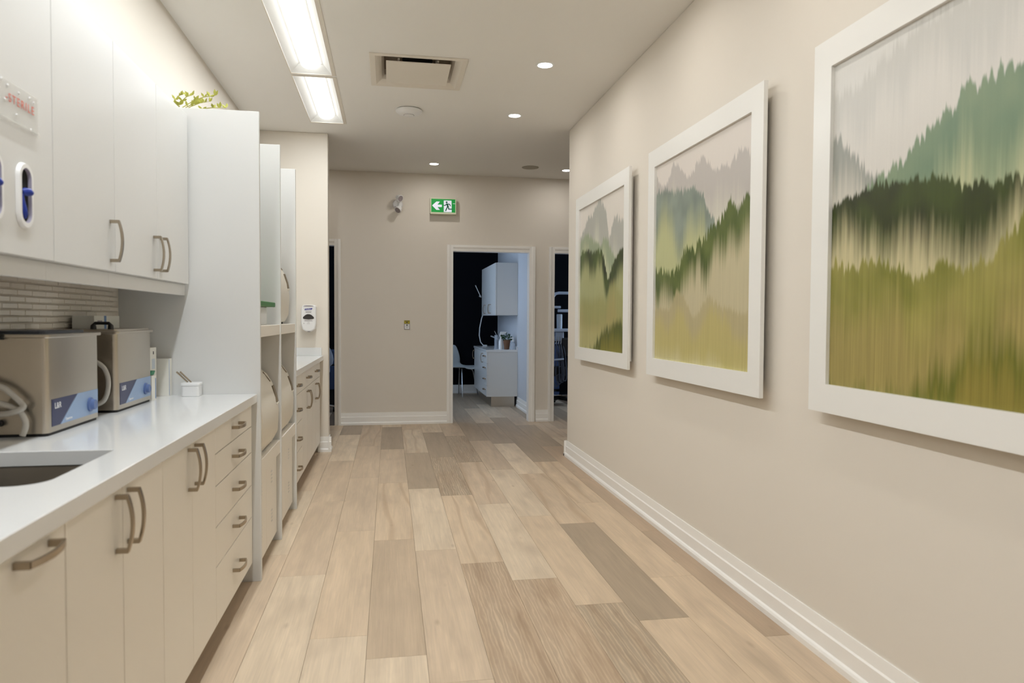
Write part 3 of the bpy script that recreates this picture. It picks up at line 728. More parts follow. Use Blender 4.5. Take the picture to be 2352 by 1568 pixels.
MB().box(XL+0.013, -0.625, YS-0.013, YS-0.0005, 0.9003, 0.975).build('upstand', 'quartz_white', t, bevel=0.001)
MB().box(XL+0.001, XL+0.013, 4.7865, YS-0.0005, 0.9003, 0.975).build('upstand', 'quartz_white', t, bevel=0.001)

# ------------------------------------------------------------------ hand sanitizer dispenser
sx0, sx1, sz0, sz1, sy = -0.800, -0.664, 1.126, 1.372, YS
t = thing('sanitizer_dispenser', 'white wall dispenser for hand sanitizer with a blue logo', 'dispenser', (-0.732, sy, sz0))
MB().prism(rrect(sx0+0.006, sx1-0.006, sz0+0.02, sz1-0.004, 0.018), 1, sy-0.045, sy-0.0005).build('backplate', 'white_plastic', t, bevel=0.004, seg=2)
xc = (sx0+sx1)/2
cv = [(xc-0.068, sz0+0.075), (xc-0.055, sz0+0.02), (xc-0.022, sz0+0.002), (xc+0.022, sz0+0.002), (xc+0.055, sz0+0.02), (xc+0.068, sz0+0.075), (xc+0.064, sz1-0.03), (xc+0.052, sz1-0.004), (xc-0.052, sz1-0.004), (xc-0.064, sz1-0.03)]
MB().prism(cv, 1, sy-0.098, sy-0.045).build('cover', 'white_plastic', t, smooth=True, bevel=0.012, seg=3)
yf = sy-0.0985
MB().prism([(xc+0.046*math.cos(a), sz1-0.0125+0.0055*math.sin(a)) for a in [2*PI*i/20 for i in range(20)]], 1, yf-0.0004, yf+0.02).build('top_slot', 'ink_grey', t)
MB().prism([(xc-0.036, 1.322), (xc-0.028, 1.337), (xc+0.036, 1.341), (xc+0.029, 1.324), (xc-0.030, 1.3215)], 1, yf-0.0008, yf+0.003).build('logo', 'ink_blue', t)
text('logo_lettering', 'PURELL', 0.0165, 'white_plastic', t, (xc+0.001, yf-0.0014, 1.3305), (1, 0, 0), (0, 0, 1))
MB().box(xc-0.027, xc+0.027, yf-0.0006, yf+0.002, 1.3105, 1.3135).build('print_line', 'ink_grey', t)
MB().box(xc-0.025, xc+0.025, yf-0.0006, yf+0.002, 1.299, 1.3045).build('print_line', 'ink_grey', t)
MB().prism([(xc-0.050, 1.246), (xc-0.047, 1.259), (xc-0.026, 1.278), (xc-0.010, 1.285), (xc+0.010, 1.285), (xc+0.026, 1.278), (xc+0.047, 1.259), (xc+0.050, 1.246), (xc+0.036, 1.240), (xc, 1.2365), (xc-0.036, 1.240)], 1, yf-0.004, yf+0.006).build('window', 'ink_dark', t, bevel=0.003, seg=2)
for zq, hw in ((1.229, 0.034), (1.222, 0.036), (1.210, 0.010), (1.198, 0.012)): MB().box(xc-hw, xc+hw, yf-0.0005, yf+0.002, zq-0.0012, zq+0.0012).build('print_line', 'ink_grey', t)
MB().cyl((xc-0.04, yf-0.001, 1.200), 0.0028, 0.004, ax=1, n=10).build('lock', 'ink_dark', t)
MB().cyl((xc, sy-0.06, sz0-0.004), 0.012, 0.02, n=12).build('nozzle', 'ink_grey', t)

# ------------------------------------------------------------------ far wall: exit sign, emergency light, switch plate
ex0, ex1, ez0, ez1, ey = 0.468, 0.772, 2.478, 2.664, YF-0.078
t = thing('exit_sign', 'green exit sign with white arrow and running figure', 'sign', ((ex0+ex1)/2, YF, ez0))
fr = MB()
fr.box(ex0, ex1, YF-0.073, YF-0.0005, ez0, ez1).build('case', 'sign_case', t, bevel=0.002)
for q in ((ex0, ex0+0.011, ez0, ez1), (ex1-0.011, ex1, ez0, ez1), (ex0+0.011, ex1-0.011, ez1-0.011, ez1), (ex0+0.011, ex1-0.011, ez0, ez0+0.020)):
    MB().box(q[0], q[1], ey-0.003, ey+0.006, q[2], q[3]).build('rim', 'sign_case', t)
MB().box(ex0+0.011, ex1-0.011, ey+0.0005, ey+0.006, ez0+0.020, ez1-0.011).build('panel', 'sign_green', t)
PXc = lambda u: ex0+0.011+(ex1-ex0-0.022)*u
PZc = lambda v: ez0+0.020+(ez1-ez0-0.031)*v
def poly(name, pts, mat, d): return MB().prism([(PXc(u), PZc(v)) for u, v in pts], 1, ey+0.0005-d, ey+0.0008).build(name, mat, t)
poly('arrow', [(0.035, 0.50), (0.215, 0.80), (0.36, 0.80), (0.255, 0.575), (0.44, 0.575), (0.44, 0.395), (0.255, 0.395), (0.36, 0.175), (0.215, 0.175)], 'sign_white', 0.0006)
poly('door_symbol', [(0.52, 0.03), (0.85, 0.03), (0.84, 0.90), (0.52, 0.90)], 'sign_white', 0.0006)
def limb(pts, r): 
    return MB().tube([(PXc(u), ey-0.0006, PZc(v)) for u, v in pts], 1.0, sec=[(0.0004, -r), (0.0004, r), (-0.0004, r), (-0.0004, -r)])
fig = MB(); fig.cyl((PXc(0.638), ey-0.0010, PZc(0.765)), 0.0112, 0.0010, ax=1, n=18)
def seg2(pts, r):
    for (u0, v0), (u1, v1) in zip(pts[:-1], pts[1:]):
        a = Vector((PXc(u0), PZc(v0))); b = Vector((PXc(u1), PZc(v1))); d = (b-a).normalized(); nrm = Vector((-d.y, d.x))*r; e = d*r*0.5
        fig.prism([tuple(a+nrm-e), tuple(b+nrm+e), tuple(b-nrm+e), tuple(a-nrm-e)], 1, ey-0.0010, ey)
seg2([(0.665, 0.63), (0.69, 0.44)], 0.0100)
seg2([(0.53, 0.53), (0.585, 0.53), (0.635, 0.64), (0.755, 0.63), (0.80, 0.50)], 0.0050)
seg2([(0.675, 0.44), (0.60, 0.13)], 0.0062)
seg2([(0.705, 0.45), (0.725, 0.26), (0.86, 0.26)], 0.0058)
seg2([(0.86, 0.27), (0.865, 0.22)], 0.003)
fig.build('running_figure', 'sign_dark_green', t)
poly('lamp_window', [(0.89, 0.675), (0.905, 0.66), (0.995, 0.66), (0.995, 0.69), (0.905, 0.69)], 'sign_white', 0.0006)
MB().cyl((ex0-0.004, YF-0.015, ez0+0.012), 0.005, 0.006, ax=0, n=10).build('plug', 'black_plastic', t)

t = thing('emergency_light', 'white emergency light with two spot heads on the hall wall', 'emergency light', (0.088, YF, 2.58))
MB().lathe([(0.060, -0.0005), (0.060, -0.010), (0.050, -0.024), (0.0, -0.030)], (0.092, YF, 2.583), ax=1, n=28).build('base', 'white_plastic', t, smooth=True)
for px, pz in ((0.112, 2.606), (0.062, 2.553)): MB().cyl((px, YF-0.026, pz), 0.0045, 0.010, ax=1, n=10).build('screw', 'ink_dark', t)
def head(p, d):
    p = Vector(p); d = Vector(d).normalized()
    q = [p, p+d*0.014, p+d*0.036, p+d*0.072]
    h = MB().tube(q, [0.014, 0.026, 0.034, 0.041], n=20).build('lamp_head', 'white_plastic', t, smooth=True)
    MB().tube([p+d*0.0715, p+d*0.074], [0.034, 0.034], n=20).build('lens', 'lens_grey', h)
    nb = Vector((0.092, YF-0.02, 2.583)); MB().tube([nb, nb.lerp(p, 0.6), p], 0.010, n=10).build('swivel', 'white_plastic', t, smooth=True)
head((0.078, YF-0.060, 2.664), (0.60, -0.66, -0.36))
head((0.126, YF-0.055, 2.548), (-0.52, -0.62, -0.66))

t = thing('notice_plate', 'tiny yellow and white notice plate on the hall wall', 'sign', (0.201, YF, 1.12))
MB().box(0.167, 0.235, YF-0.006, YF-0.0005, 1.120, 1.229).build('plate', 'ink_grey', t, bevel=0.001)
MB().box(0.168, 0.234, YF-0.0075, YF-0.006, 1.188, 1.228).build('header', 'plate_yellow', t)
MB().box(0.174, 0.228, YF-0.0072, YF-0.006, 1.126, 1.184).build('face', 'white_plastic', t)
for x0_, x1_, z0_, z1_ in ((0.176, 0.226, 1.217, 1.222), (0.193, 0.209, 1.196, 1.210), (0.190, 0.212, 1.166, 1.178), (0.186, 0.216, 1.150, 1.156), (0.196, 0.206, 1.136, 1.142)):
    MB().box(x0_, x1_, YF-0.0082, YF-0.0070, z0_, z1_).build('mark', 'ink_dark' if z0_ > 1.16 else 'ink_grey', t)

# ------------------------------------------------------------------ paintings
def art(name, bg, layers, streak=0.5):
    """misty ridges printed on paper: uv.x from far to near, t = 1-uv.y downwards"""
    mt, nt, b = nmat(name)
    uv = N(nt, 'ShaderNodeUVMap'); uv.uv_map = 'UVMap'
    sp = N(nt, 'ShaderNodeSeparateXYZ'); L(nt, uv.outputs[0], sp.inputs[0])
    u = sp.outputs[0]; tt = mth(nt, 'SUBTRACT', 1.0, sp.outputs[1])
    def noise(su, sv, det=4.0, w=0.0, rough=0.6):
        c = N(nt, 'ShaderNodeCombineXYZ'); L(nt, mth(nt, 'MULTIPLY', u, su), c.inputs[0])
        if sv: L(nt, mth(nt, 'MULTIPLY', tt, sv), c.inputs[1])
        c.inputs[2].default_value = w
        n = N(nt, 'ShaderNodeTexNoise', i_Scale=1.0, i_Detail=det, i_Roughness=rough); L(nt, c.outputs[0], n.inputs['Vector']); return n.outputs['Fac']
    st = noise(230, 1.8, 4.0, 3.1); st2 = noise(70, 2.5, 3.0, 9.2)
    drip = mth(nt, 'MULTIPLY', mth(nt, 'SUBTRACT', st, 0.5), 0.05*streak)
    cur = bg
    wv = 0.0
    for ly in layers:
        pts, ctop, cmist, fade, jag = ly[:5]; soft = ly[5] if len(ly) > 5 else 0.012; op = ly[6] if len(ly) > 6 else 1.0
        wv += 2.37
        fc = N(nt, 'ShaderNodeFloatCurve'); cm = fc.mapping.curves[0]
        fc.mapping.use_clip = False
        while len(cm.points) < len(pts): cm.points.new(0.5, 0.5)
        for p, (a, c) in zip(cm.points, sorted(pts)): p.location = (a, c); p.handle_type = 'VECTOR'
        fc.mapping.update(); L(nt, u, fc.inputs['Value'])
        j1 = mth(nt, 'MULTIPLY', mth(nt, 'SUBTRACT', noise(24, 0, 7.0, wv, 0.78), 0.5), jag*4.0)
        sp_ = mth(nt, 'ABSOLUTE', mth(nt, 'SUBTRACT', mth(nt, 'FRACT', mth(nt, 'MULTIPLY_ADD', u, 31.0, mth(nt, 'MULTIPLY', noise(9, 0, 3.0, wv+11), 9.0))), 0.5))
        j1 = mth(nt, 'SUBTRACT', j1, mth(nt, 'MULTIPLY', mth(nt, 'MULTIPLY', sp_, noise(11, 0, 2.0, wv+5)), jag*2.6))
        rd = mth(nt, 'ADD', fc.outputs[0], j1); rd = mth(nt, 'ADD', rd, mth(nt, 'MULTIPLY', drip, 0.35))
        dp = mth(nt, 'SUBTRACT', tt, rd)
        mask = mth(nt, 'DIVIDE', dp, soft, clamp=True)
        hold = mth(nt, 'MULTIPLY', mth(nt, 'SUBTRACT', noise(5.5, 0, 1.0, wv+70), 0.36, clamp=True), fade*2.3)
        fd = mth(nt, 'DIVIDE', mth(nt, 'ADD', mth(nt, 'SUBTRACT', dp, hold), mth(nt, 'MULTIPLY', mth(nt, 'SUBTRACT', st2, 0.5), fade*0.9*streak)), fade, clamp=True)
        sm = N(nt, 'ShaderNodeMapRange', interpolation_type='SMOOTHSTEP'); L(nt, fd, sm.inputs['Value'])
        patch = noise(5, 4, 2.0, wv+40)
        c1 = ctop
        if len(ly) > 7: c1 = mixc(nt, mth(nt, 'MULTIPLY', mth(nt, 'SUBTRACT', patch, 0.35, clamp=True), 3.2, clamp=True), ctop, ly[7])
        lay = mixc(nt, sm.outputs[0], c1, cmist)
        cur = mixc(nt, mth(nt, 'MULTIPLY', mask, op), cur, lay)
    low = mth(nt, 'MAXIMUM', mth(nt, 'MULTIPLY_ADD', tt, 2.0, -0.55, clamp=True), 0.10)
    val = mth(nt, 'MULTIPLY_ADD', mth(nt, 'MULTIPLY', mth(nt, 'SUBTRACT', st, 0.5), low), 0.75*streak, 1.0)
    val = mth(nt, 'MULTIPLY', val, mth(nt, 'MULTIPLY_ADD', mth(nt, 'MULTIPLY', mth(nt, 'SUBTRACT', st2, 0.5), low), 0.5*streak, 1.0))
    grain = noise(420, 420, 1.0, 5.0); val = mth(nt, 'MULTIPLY', val, mth(nt, 'MULTIPLY_ADD', grain, 0.10, 0.95))
    hs = N(nt, 'ShaderNodeHueSaturation'); L(nt, cur, hs.inputs['Color']); L(nt, val, hs.inputs['Value'])
    L(nt, hs.outputs[0], b.inputs['Base Color']); b.inputs['Roughness'].default_value = 0.32; b.inputs['Specular IOR Level'].default_value = 0.3
    return mt
c_ = srgb
art('art_far', c_(226, 219, 210), [
    ([(0, .20), (.1, .16), (.2, .083), (.3, .10), (.4, .04), (.47, 0), (.6, .07), (.68, .30), (.74, .24), (.8, .156), (.9, .20), (1, .23)], c_(176, 176, 168), c_(206, 206, 188), .28, .05),
    ([(0, .25), (.1, .22), (.2, .20), (.35, .27), (.5, .31), (.62, .27), (.8, .42), (1, .44)], c_(150, 162, 132), c_(190, 194, 158), .16, .05, .02),
    ([(0, .36), (.05, .31), (.2, .315), (.35, .35), (.45, .33), (.57, .38), (.66, .55), (.8, .44), (.9, .375), (1, .385)], c_(78, 96, 40), c_(170, 172, 122), .15, .035, .012, 1.0, c_(26, 34, 16)),
    ([(0, .62), (.3, .66), (.5, .62), (.64, .66), (.72, .56), (.78, .54), (.88, .585), (1, .665)], c_(158, 156, 98), c_(166, 154, 96), .2, .03, .06, .85),
    ([(0, .80), (.3, .82), (.6, .84), (1, .86)], c_(178, 172, 116), c_(184, 178, 122), .2, .02, .08),
    ([(0, 1.05), (.38, .98), (.5, .90), (.7, .85), (.85, .80), (1, .82)], c_(84, 92, 30), c_(128, 122, 44), .16, .06, .05)], 0.7)
art('art_middle', c_(222, 214, 206), [
    ([(0, .04), (.07, .12), (.15, .11), (.22, .03), (.3, .07), (.38, .14), (.45, .12), (.53, .07), (.57, .065), (.65, .16), (.8, .165), (.9, .12), (1, .16)], c_(190, 184, 178), c_(208, 204, 190), .2, .035),
    ([(0, .16), (.1, .155), (.25, .175), (.4, .20), (.47, .195), (.53, .23), (.6, .31), (.66, .37), (.75, .44), (.9, .48), (1, .5)], c_(106, 120, 112), c_(186, 188, 138), .24, .045, .012, .95, c_(138, 150, 138)),
    ([(0, .56), (.1, .55), (.2, .58), (.3, .55), (.38, .475), (.5, .475), (.6, .43), (.67, .39), (.75, .39), (.82, .315), (.88, .36), (.93, .33), (1, .31)], c_(66, 84, 34), c_(196, 186, 152), .17, .05, .012, 1.0, c_(104, 116, 60)),
    ([(0, .74), (.2, .745), (.28, .65), (.38, .70), (.47, .79), (.55, .745), (.62, .69), (.72, .74), (1, .77)], c_(180, 168, 128), c_(188, 176, 114), .10, .03, .02, .9),
    ([(0, .86), (.3, .88), (.5, .90), (.62, .86), (.75, .90), (1, .94)], c_(192, 182, 118), c_(212, 204, 160), .14, .03, .1, .8)], 0.45)
art('art_near', c_(220, 218, 213), [
    ([(0, .08), (.1, .1), (.2, .06), (.35, .03), (.5, 0), (1, 0)], c_(206, 204, 198), c_(219, 215, 208), .16, .05, .03),
    ([(0, .235), (.06, .28), (.10, .31), (.14, .36), (.25, .42), (.4, .60), (1, .9)], c_(156, 158, 150), c_(204, 200, 188), .16, .05, .02),
    ([(0, .50), (.18, .41), (.30, .37), (.40, .31), (.50, .25), (.60, .225), (.72, .24), (.80, .20), (1, .19)], c_(110, 136, 108), c_(186, 190, 148), .26, .04, .012, .95, c_(134, 152, 118)),
    ([(0, .435), (.08, .43), (.2, .41), (.32, .425), (.44, .43), (.52, .465), (.60, .475), (.70, .48), (.78, .47), (.88, .44), (1, .40)], c_(36, 34, 20), c_(196, 187, 146), .17, .03, .012, 1.0, c_(66, 78, 32)),
    ([(0, .62), (.05, .64), (.12, .645), (.20, .625), (.25, .64), (.32, .675), (.38, .69), (.46, .655), (.52, .68), (.60, .65), (.7, .56), (1, .50)], c_(160, 152, 84), c_(160, 146, 88), .2, .045, .014, 1.0, c_(126, 126, 56)),
    ([(0, 1.02), (.35, .98), (.55, .85), (.7, .84), (.85, .80), (1, .82)], c_(108, 112, 44), c_(142, 130, 62), .16, .06, .08)], 1.0)
FXF = 1.542
def painting(label, y0, y1, mat):
    z0, z1, mw = 0.920, 2.254, 0.102
    t = thing('framed_painting', label, 'painting', (XR, (y0+y1)/2, z0), 'framed mountain paintings on the right wall')
    a, b = FXF, FXF+0.018
    o4 = [(y0, z0), (y1, z0), (y1, z1), (y0, z1)]; i4 = [(y0+mw, z0+mw), (y1-mw, z0+mw), (y1-mw, z1-mw), (y0+mw, z1-mw)]
    for k in range(4):
        j = (k+1) % 4
        MB().prism([o4[k], o4[j], i4[j], i4[k]], 0, a, b).build('frame_rail' if k % 2 == 0 else 'frame_stile', 'frame_white', t)
    MB().box(b, b+0.028, y0+0.05, y1-0.05, z0+0.052, z1-0.052).build('back_box', 'frame_white', t)
    MB().box(b+0.028, XR-0.0003, y0+0.3, y1-0.3, z1-0.30, z1-0.22).build('wall_cleat', 'frame_white', t)
    me = bpy.data.meshes.new('print'); o_ = WP(t); X = b-0.004
    me.from_pydata([(X-o_[0], y-o_[1], z-o_[2]) for y, z in ((y1-mw, z0+mw), (y0+mw, z0+mw), (y0+mw, z1-mw), (y1-mw, z1-mw))], [], [(3, 2, 1, 0)])
    uvl = me.uv_layers.new(name='UVMap')
    uvs = {0: (0, 0), 1: (1, 0), 2: (1, 1), 3: (0, 1)}
    for lp in me.loops: uvl.data[lp.index].uv = uvs[lp.vertex_index]
    me.materials.append(MATS[mat]); o = bpy.data.objects.new('print', me); COL.objects.link(o); o.parent = t
    tag(o, 'misty green and grey mountain print')
painting('white-framed misty mountain painting, farthest and smallest of the three', 4.457, 5.800, 'art_far')
painting('white-framed misty mountain painting hanging in the middle of the three', 2.767, 4.108, 'art_middle')
painting('white-framed misty forest painting, largest and cut off by the right picture edge', 1.067, 2.409, 'art_near')

# ------------------------------------------------------------------ things on the worktop
ZW = 0.892
def cleaner(label, y0, y1, lid):
    xf, xb = -1.004, -1.208
    t = thing('ultrasonic_cleaner', label, 'cleaner', ((xf+xb)/2, (y0+y1)/2, ZW), 'stainless cleaners on the worktop')
    MB().prism(rrect(xb, xf, y0, y1, 0.016), 2, ZW+0.009, 1.186).build('tank', 'stainless', t, smooth=True)
    MB().prism(rrect(xb+0.004, xf-0.004, y0+0.004, y1-0.004, 0.014), 2, ZW, ZW+0.009).build('base', 'rubber_black', t)
    MB().prism(rrect(xb-0.004, xf+0.008, y0-0.008, y1+0.012, 0.014), 2, 1.186, 1.197).build('rim', 'stainless', t, smooth=True, bevel=0.002)
    if lid:
        MB().prism(rrect(xb+0.012, xf-0.004, y0+0.01, y1-0.006, 0.012), 2, 1.197, 1.203).build('lid', 'stainless', t, smooth=True)
        xm, ym = -1.068, y0+0.04
        hp = [(xm-0.030, ym, 1.203), (xm-0.030, ym, 1.216), (xm-0.024, ym, 1.226), (xm+0.024, ym, 1.226), (xm+0.030, ym, 1.216), (xm+0.030, ym, 1.203)]
        MB().tube(hp, [0.011, 0.010, 0.006, 0.006, 0.010, 0.011], n=10).build('lid_handle', 'black_plastic', t, smooth=True)
    else:
        MB().prism(rrect(xb+0.014, xf-0.02, y0+0.03, y1-0.06, 0.012), 2, 1.197, 1.206).build('lid', 'hose_grey', t, smooth=True)
        MB().tube([(-1.20, y0-0.008, 1.190), (-1.115, y0-0.008, 1.190)], 0.009, n=10).build('lid_handle', 'black_plastic', t, smooth=True)
    # control label: navy wedge, light blue wedge, knob
    X = xf+0.0004; ya, yb2 = y0+0.026, y1-0.012; d_ = yb2-ya
    MB().prism([(ya, 0.918), (ya+d_*0.15, 0.918), (ya+d_*0.51, 1.0), (ya, 1.0)], 0, xf-0.001, X+0.0008).build('label_panel', 'label_navy', t)
    MB().prism([(ya+d_*0.165, 0.918), (yb2-0.004, 0.918), (yb2-0.002, 1.0), (ya+d_*0.525, 1.0)], 0, xf-0.001, X+0.0008).build('label_panel', 'label_blue', t)
    text('logo_lettering', 'L&R', 0.026, 'white_plastic', t, (X+0.0012, ya+d_*0.115, 0.978), (0, 1, 0), (0, 0, 1))
    text('name_lettering', 'Quantrex', 0.012, 'white_plastic', t, (X+0.0012, ya+d_*0.33, 0.929), (0, 1, 0), (0, 0, 1))
    kb = MB().lathe([(0.024, 0.001), (0.024, 0.006), (0.018, 0.008), (0.017, 0.018), (0.015, 0.020), (0.0, 0.020)], (X, ya+d_*0.80, 0.953), ax=0, n=20).build('knob', 'knob_blue', t, smooth=True)
    # clear drain hose hooked on the side facing the camera
    def curve(name, hp, r=0.0085):
        pts = []
        for a in range(len(hp)-1):
            for q in range(5):
                p0, p1, p2, p3 = [Vector(hp[max(0, min(len(hp)-1, a+d))]) for d in (-1, 0, 1, 2)]; s_ = q/5
                pts.append(0.5*((2*p1)+(p2-p0)*s_+(2*p0-5*p1+4*p2-p3)*s_*s_+(3*p1-p0-3*p2+p3)*s_**3))
        MB().tube(pts+[Vector(hp[-1])], r, n=10).build(name, 'hose_clear', t, smooth=True)
    yh = y0-0.036
    if lid: curve('hose', [(-1.10, yh, 1.105), (-1.045, yh, 1.073), (-1.025, yh, 1.038), (-1.021, yh, 0.998), (-1.029, yh, 0.958), (-1.047, yh, 0.934), (-1.10, yh, 0.915)])
    else:
        curve('hose', [(-1.19, yh, 1.075), (-1.111, yh, 1.046), (-1.085, yh, 1.026), (-1.056, yh, 0.996), (-1.052, yh-0.004, 0.984), (-1.073, yh-0.008, 0.973), (-1.113, yh, 0.966), (-1.19, yh, 0.970)])
        curve('hose_tail', [(-1.12, yh+0.004, 0.999), (-1.085, yh+0.006, 0.985), (-1.061, yh+0.006, 0.967), (-1.048, yh+0.004, 0.935), (-1.056, yh, 0.9015)])
    MB().cyl((-1.13, y0-0.02, 0.935), 0.010, 0.022, ax=1, n=12).build('valve', 'black_plastic', t)
    return t
cleaner('stainless ultrasonic cleaner with a blue label, nearer to the sink', 2.303, 2.683, False)
cleaner('stainless ultrasonic cleaner with a black lid handle, nearer to the tall panel', 2.850, 3.236, True)

def carton(label, x0, x1, y0, y1, z0, z1, parts):
    t = thing('carton', label, 'box', ((x0+x1)/2, (y0+y1)/2, z0), 'small cartons beside the cleaners')
    MB().box(x0, x1, y0, y1, z0, z1).build('body', 'box_card', t, bevel=0.001)
    for nm, q, mt in parts: MB().box(*q).build(nm, mt, t)
    return t
carton('tall white carton with a lime green edge behind the second cleaner', -1.10, -1.035, 3.30, 3.405, ZW, 1.115,
       [('stripe', (-1.0353, -1.0345, 3.30, 3.318, ZW+0.09, 1.115), 'box_green'), ('print', (-1.0353, -1.0346, 3.345, 3.385, 1.02, 1.065), 'liquid_white'), ('print', (-1.0353, -1.0346, 3.36, 3.372, 1.085, 1.098), 'ink_dark')])
carton('low white carton under a green tray at the worktop corner', -1.10, -1.005, 3.245, 3.298, ZW, 0.998, [('stripe', (-1.0053, -1.0045, 3.288, 3.296, ZW+0.004, 0.985), 'box_blue')])
MBt = MB().prism([(-1.085, 1.001), (-1.012, 0.999), (-1.006, 1.018), (-1.09, 1.020)], 1, 3.246, 3.297).build('tray', 'teal_green', bevel=0.002); tag(MBt, 'small green tray lying on a low white carton', 'tray')
carton('slim white carton standing against the tall panel', -1.075, -0.988, 3.425, 3.470, ZW, 1.062, [('stripe', (-0.9883, -0.9875, 3.426, 3.430, ZW+0.004, 1.06), 'box_blue')])
carton('white carton with a blue band lying on the second cleaner lid', -1.190, -1.112, 2.935, 3.19, 1.2032, 1.254, [('stripe', (-1.1125, -1.1115, 3.03, 3.052, 1.2033, 1.254), 'box_blue'), ('print', (-1.1123, -1.1116, 2.965, 3.01, 1.222, 1.236), 'ink_grey')])

t = thing('container', 'small white lidded container holding two metal rods', 'container', (-0.888, 3.42, ZW))
MB().prism(rrect(-0.928, -0.852, 3.385, 3.455, 0.014), 2, ZW, ZW+0.048).build('body', 'white_plastic', t, smooth=True, bevel=0.002)
MB().prism(rrect(-0.931, -0.849, 3.382, 3.458, 0.015), 2, ZW+0.048, ZW+0.062).build('lid', 'white_plastic', t, smooth=True, bevel=0.003)
for i in range(2):
    x = -0.907+0.015*i
    o = MB().tube([(x, 3.42, ZW+0.0625), (x-0.042, 3.40, ZW+0.112)], [0.0032, 0.0042], n=10).build('metal_rod', 'nickel')
    tag(o, ('slanting metal rod on the white container, left one', 'slanting metal rod on the white container, right one')[i], 'rod', 'two metal rods in the white container')

# ------------------------------------------------------------------ middle side room
t = thing('room_base_cabinet', 'grey-white base cabinet with drawers in the middle side room', 'cabinet', (1.57, 10.67, 0))
MB().box(1.373, 1.799, 9.931, 11.42, 0.145, 0.780).build('body', 'cabinet_white', t, bevel=0.001)
MB().box(1.424, 1.76, 9.952, 11.40, 0, 0.145).build('toe_kick', 'stainless', t)
zs = [0.145, 0.30, 0.45, 0.62, 0.78]
for k in range(4):
    d = MB().box(1.355, 1.3725, 9.933, 10.25, zs[k]+0.002, zs[k+1]-0.002).build('drawer', 'cabinet_white', t, bevel=0.001)
    handle(d, 1.355, 10.09, (zs[k]+zs[k+1])/2+0.02, False, -1)
for a, b, hy in ((10.25, 10.83, 10.32), (10.83, 11.42, 11.35)):
    d = MB().box(1.355, 1.3725, a+0.002, b-0.002, 0.147, 0.778).build('door', 'cabinet_white', t, bevel=0.001)
    handle(d, 1.355, hy, 0.68, True, -1)
MB().box(1.345, 1.799, 9.925, 11.43, 0.780, 0.813).build('worktop', 'quartz_white', t, bevel=0.001)
MB().box(1.787, 1.799, 9.925, 11.43, 0.813, 0.86).build('upstand', 'quartz_white', t)
t = thing('room_wall_cabinet', 'grey-white wall cabinet in the middle side room', 'cabinet', (1.64, 10.7, 1.304))
MB().box(1.499, 1.799, 9.953, 11.46, 1.304, 2.050).build('body', 'cabinet_white', t, bevel=0.001)
MB().box(1.4963, 1.4988, 9.9545, 11.45, 1.305, 2.049).build('gap_shade', 'rubber_black', t)  # black strip, painted shade for the gap behind the doors
for a, b, hy in ((9.953, 10.45, 10.40), (10.45, 10.95, 10.50), (10.95, 11.46, 11.0)):
    d = MB().box(1.478, 1.496, a+0.002, b-0.002, 1.304, 2.048).build('door', 'cabinet_white', t, bevel=0.001)
    handle(d, 1.478, hy, 1.40, True, -1)
t = thing('faucet', 'chrome tap over the sink of the side room cabinet', 'tap', (1.70, 11.0, 0.813))
MB().cyl((1.70, 11.0, 0.8133), 0.022, 0.012, n=16).build('base', 'chrome', t)
MB().tube([(1.70, 11.0, 0.82), (1.70, 11.0, 0.90), (1.66, 11.0, 0.945), (1.56, 11.0, 0.985)], [0.016, 0.015, 0.012, 0.011], n=12).build('spout', 'chrome', t, smooth=True)
MB().tube([(1.70, 11.0, 0.91), (1.62, 11.0, 1.06)], [0.008, 0.006], n=10).build('lever', 'chrome', t, smooth=True)
t = thing('potted_plant', 'green plant in a brown wicker pot on the side room worktop', 'plant', (1.668, 10.09, 0.813))
MB().lathe([(0.036, 0), (0.056, 0.135), (0.050, 0.135), (0.046, 0.115), (0.0, 0.115)], (1.668, 10.09, 0.8133), n=24).build('pot', 'wicker', t, smooth=True)
for i in range(56):
    a = pr_.uniform(0, 2*PI); e = pr_.uniform(0.1, 1.3); r = pr_.uniform(0.02, 0.075)
    p0 = Vector((1.668+r*math.cos(a)*math.cos(e), 10.09+r*math.sin(a)*math.cos(e), 0.935+r*1.5*math.sin(e)))
    dr = Vector((math.cos(a), math.sin(a), pr_.uniform(-0.2, 0.9))).normalized()
    leaf(t, p0, p0+dr*pr_.uniform(0.03, 0.05), 0.012, (pr_.uniform(-1, 1), -1, 0.6), 'leaf_dark')
t = thing('spray_bottle', 'white spray bottle left of the wicker pot', 'bottle', (1.600, 10.20, 0.813))
MB().lathe([(0.033, 0), (0.034, 0.11), (0.014, 0.155), (0.012, 0.18), (0.0, 0.18)], (1.600, 10.20, 0.8133), n=18).build('body', 'white_plastic', t, smooth=True)
MB().prism([(1.580, 0.99), (1.618, 0.99), (1.642, 1.03), (1.68, 1.04), (1.68, 1.065), (1.594, 1.065), (1.577, 1.02)], 1, 10.187, 10.213).build('trigger_head', 'white_plastic', t, bevel=0.003)
t = thing('pump_bottle', 'clear soap bottle with a white pump right of the wicker pot', 'bottle', (1.742, 10.0, 0.813))
MB().lathe([(0.032, 0), (0.033, 0.09), (0.012, 0.105), (0.012, 0.115), (0.0, 0.115)], (1.742, 10.0, 0.8133), n=18).build('body', 'bottle_clear', t, smooth=True)
MB().lathe([(0.014, 0.115), (0.014, 0.135), (0.006, 0.137), (0.006, 0.165), (0.0, 0.165)], (1.742, 10.0, 0.8133), n=14).build('pump', 'white_plastic', t, smooth=True)
MB().box(1.705, 1.752, 9.992, 10.008, 0.972, 0.984).build('spout', 'white_plastic', t, bevel=0.002)
t = thing('cup_dispenser', 'tall clear tube of cups standing by the side room tap', 'dispenser', (1.545, 10.32, 0.813))
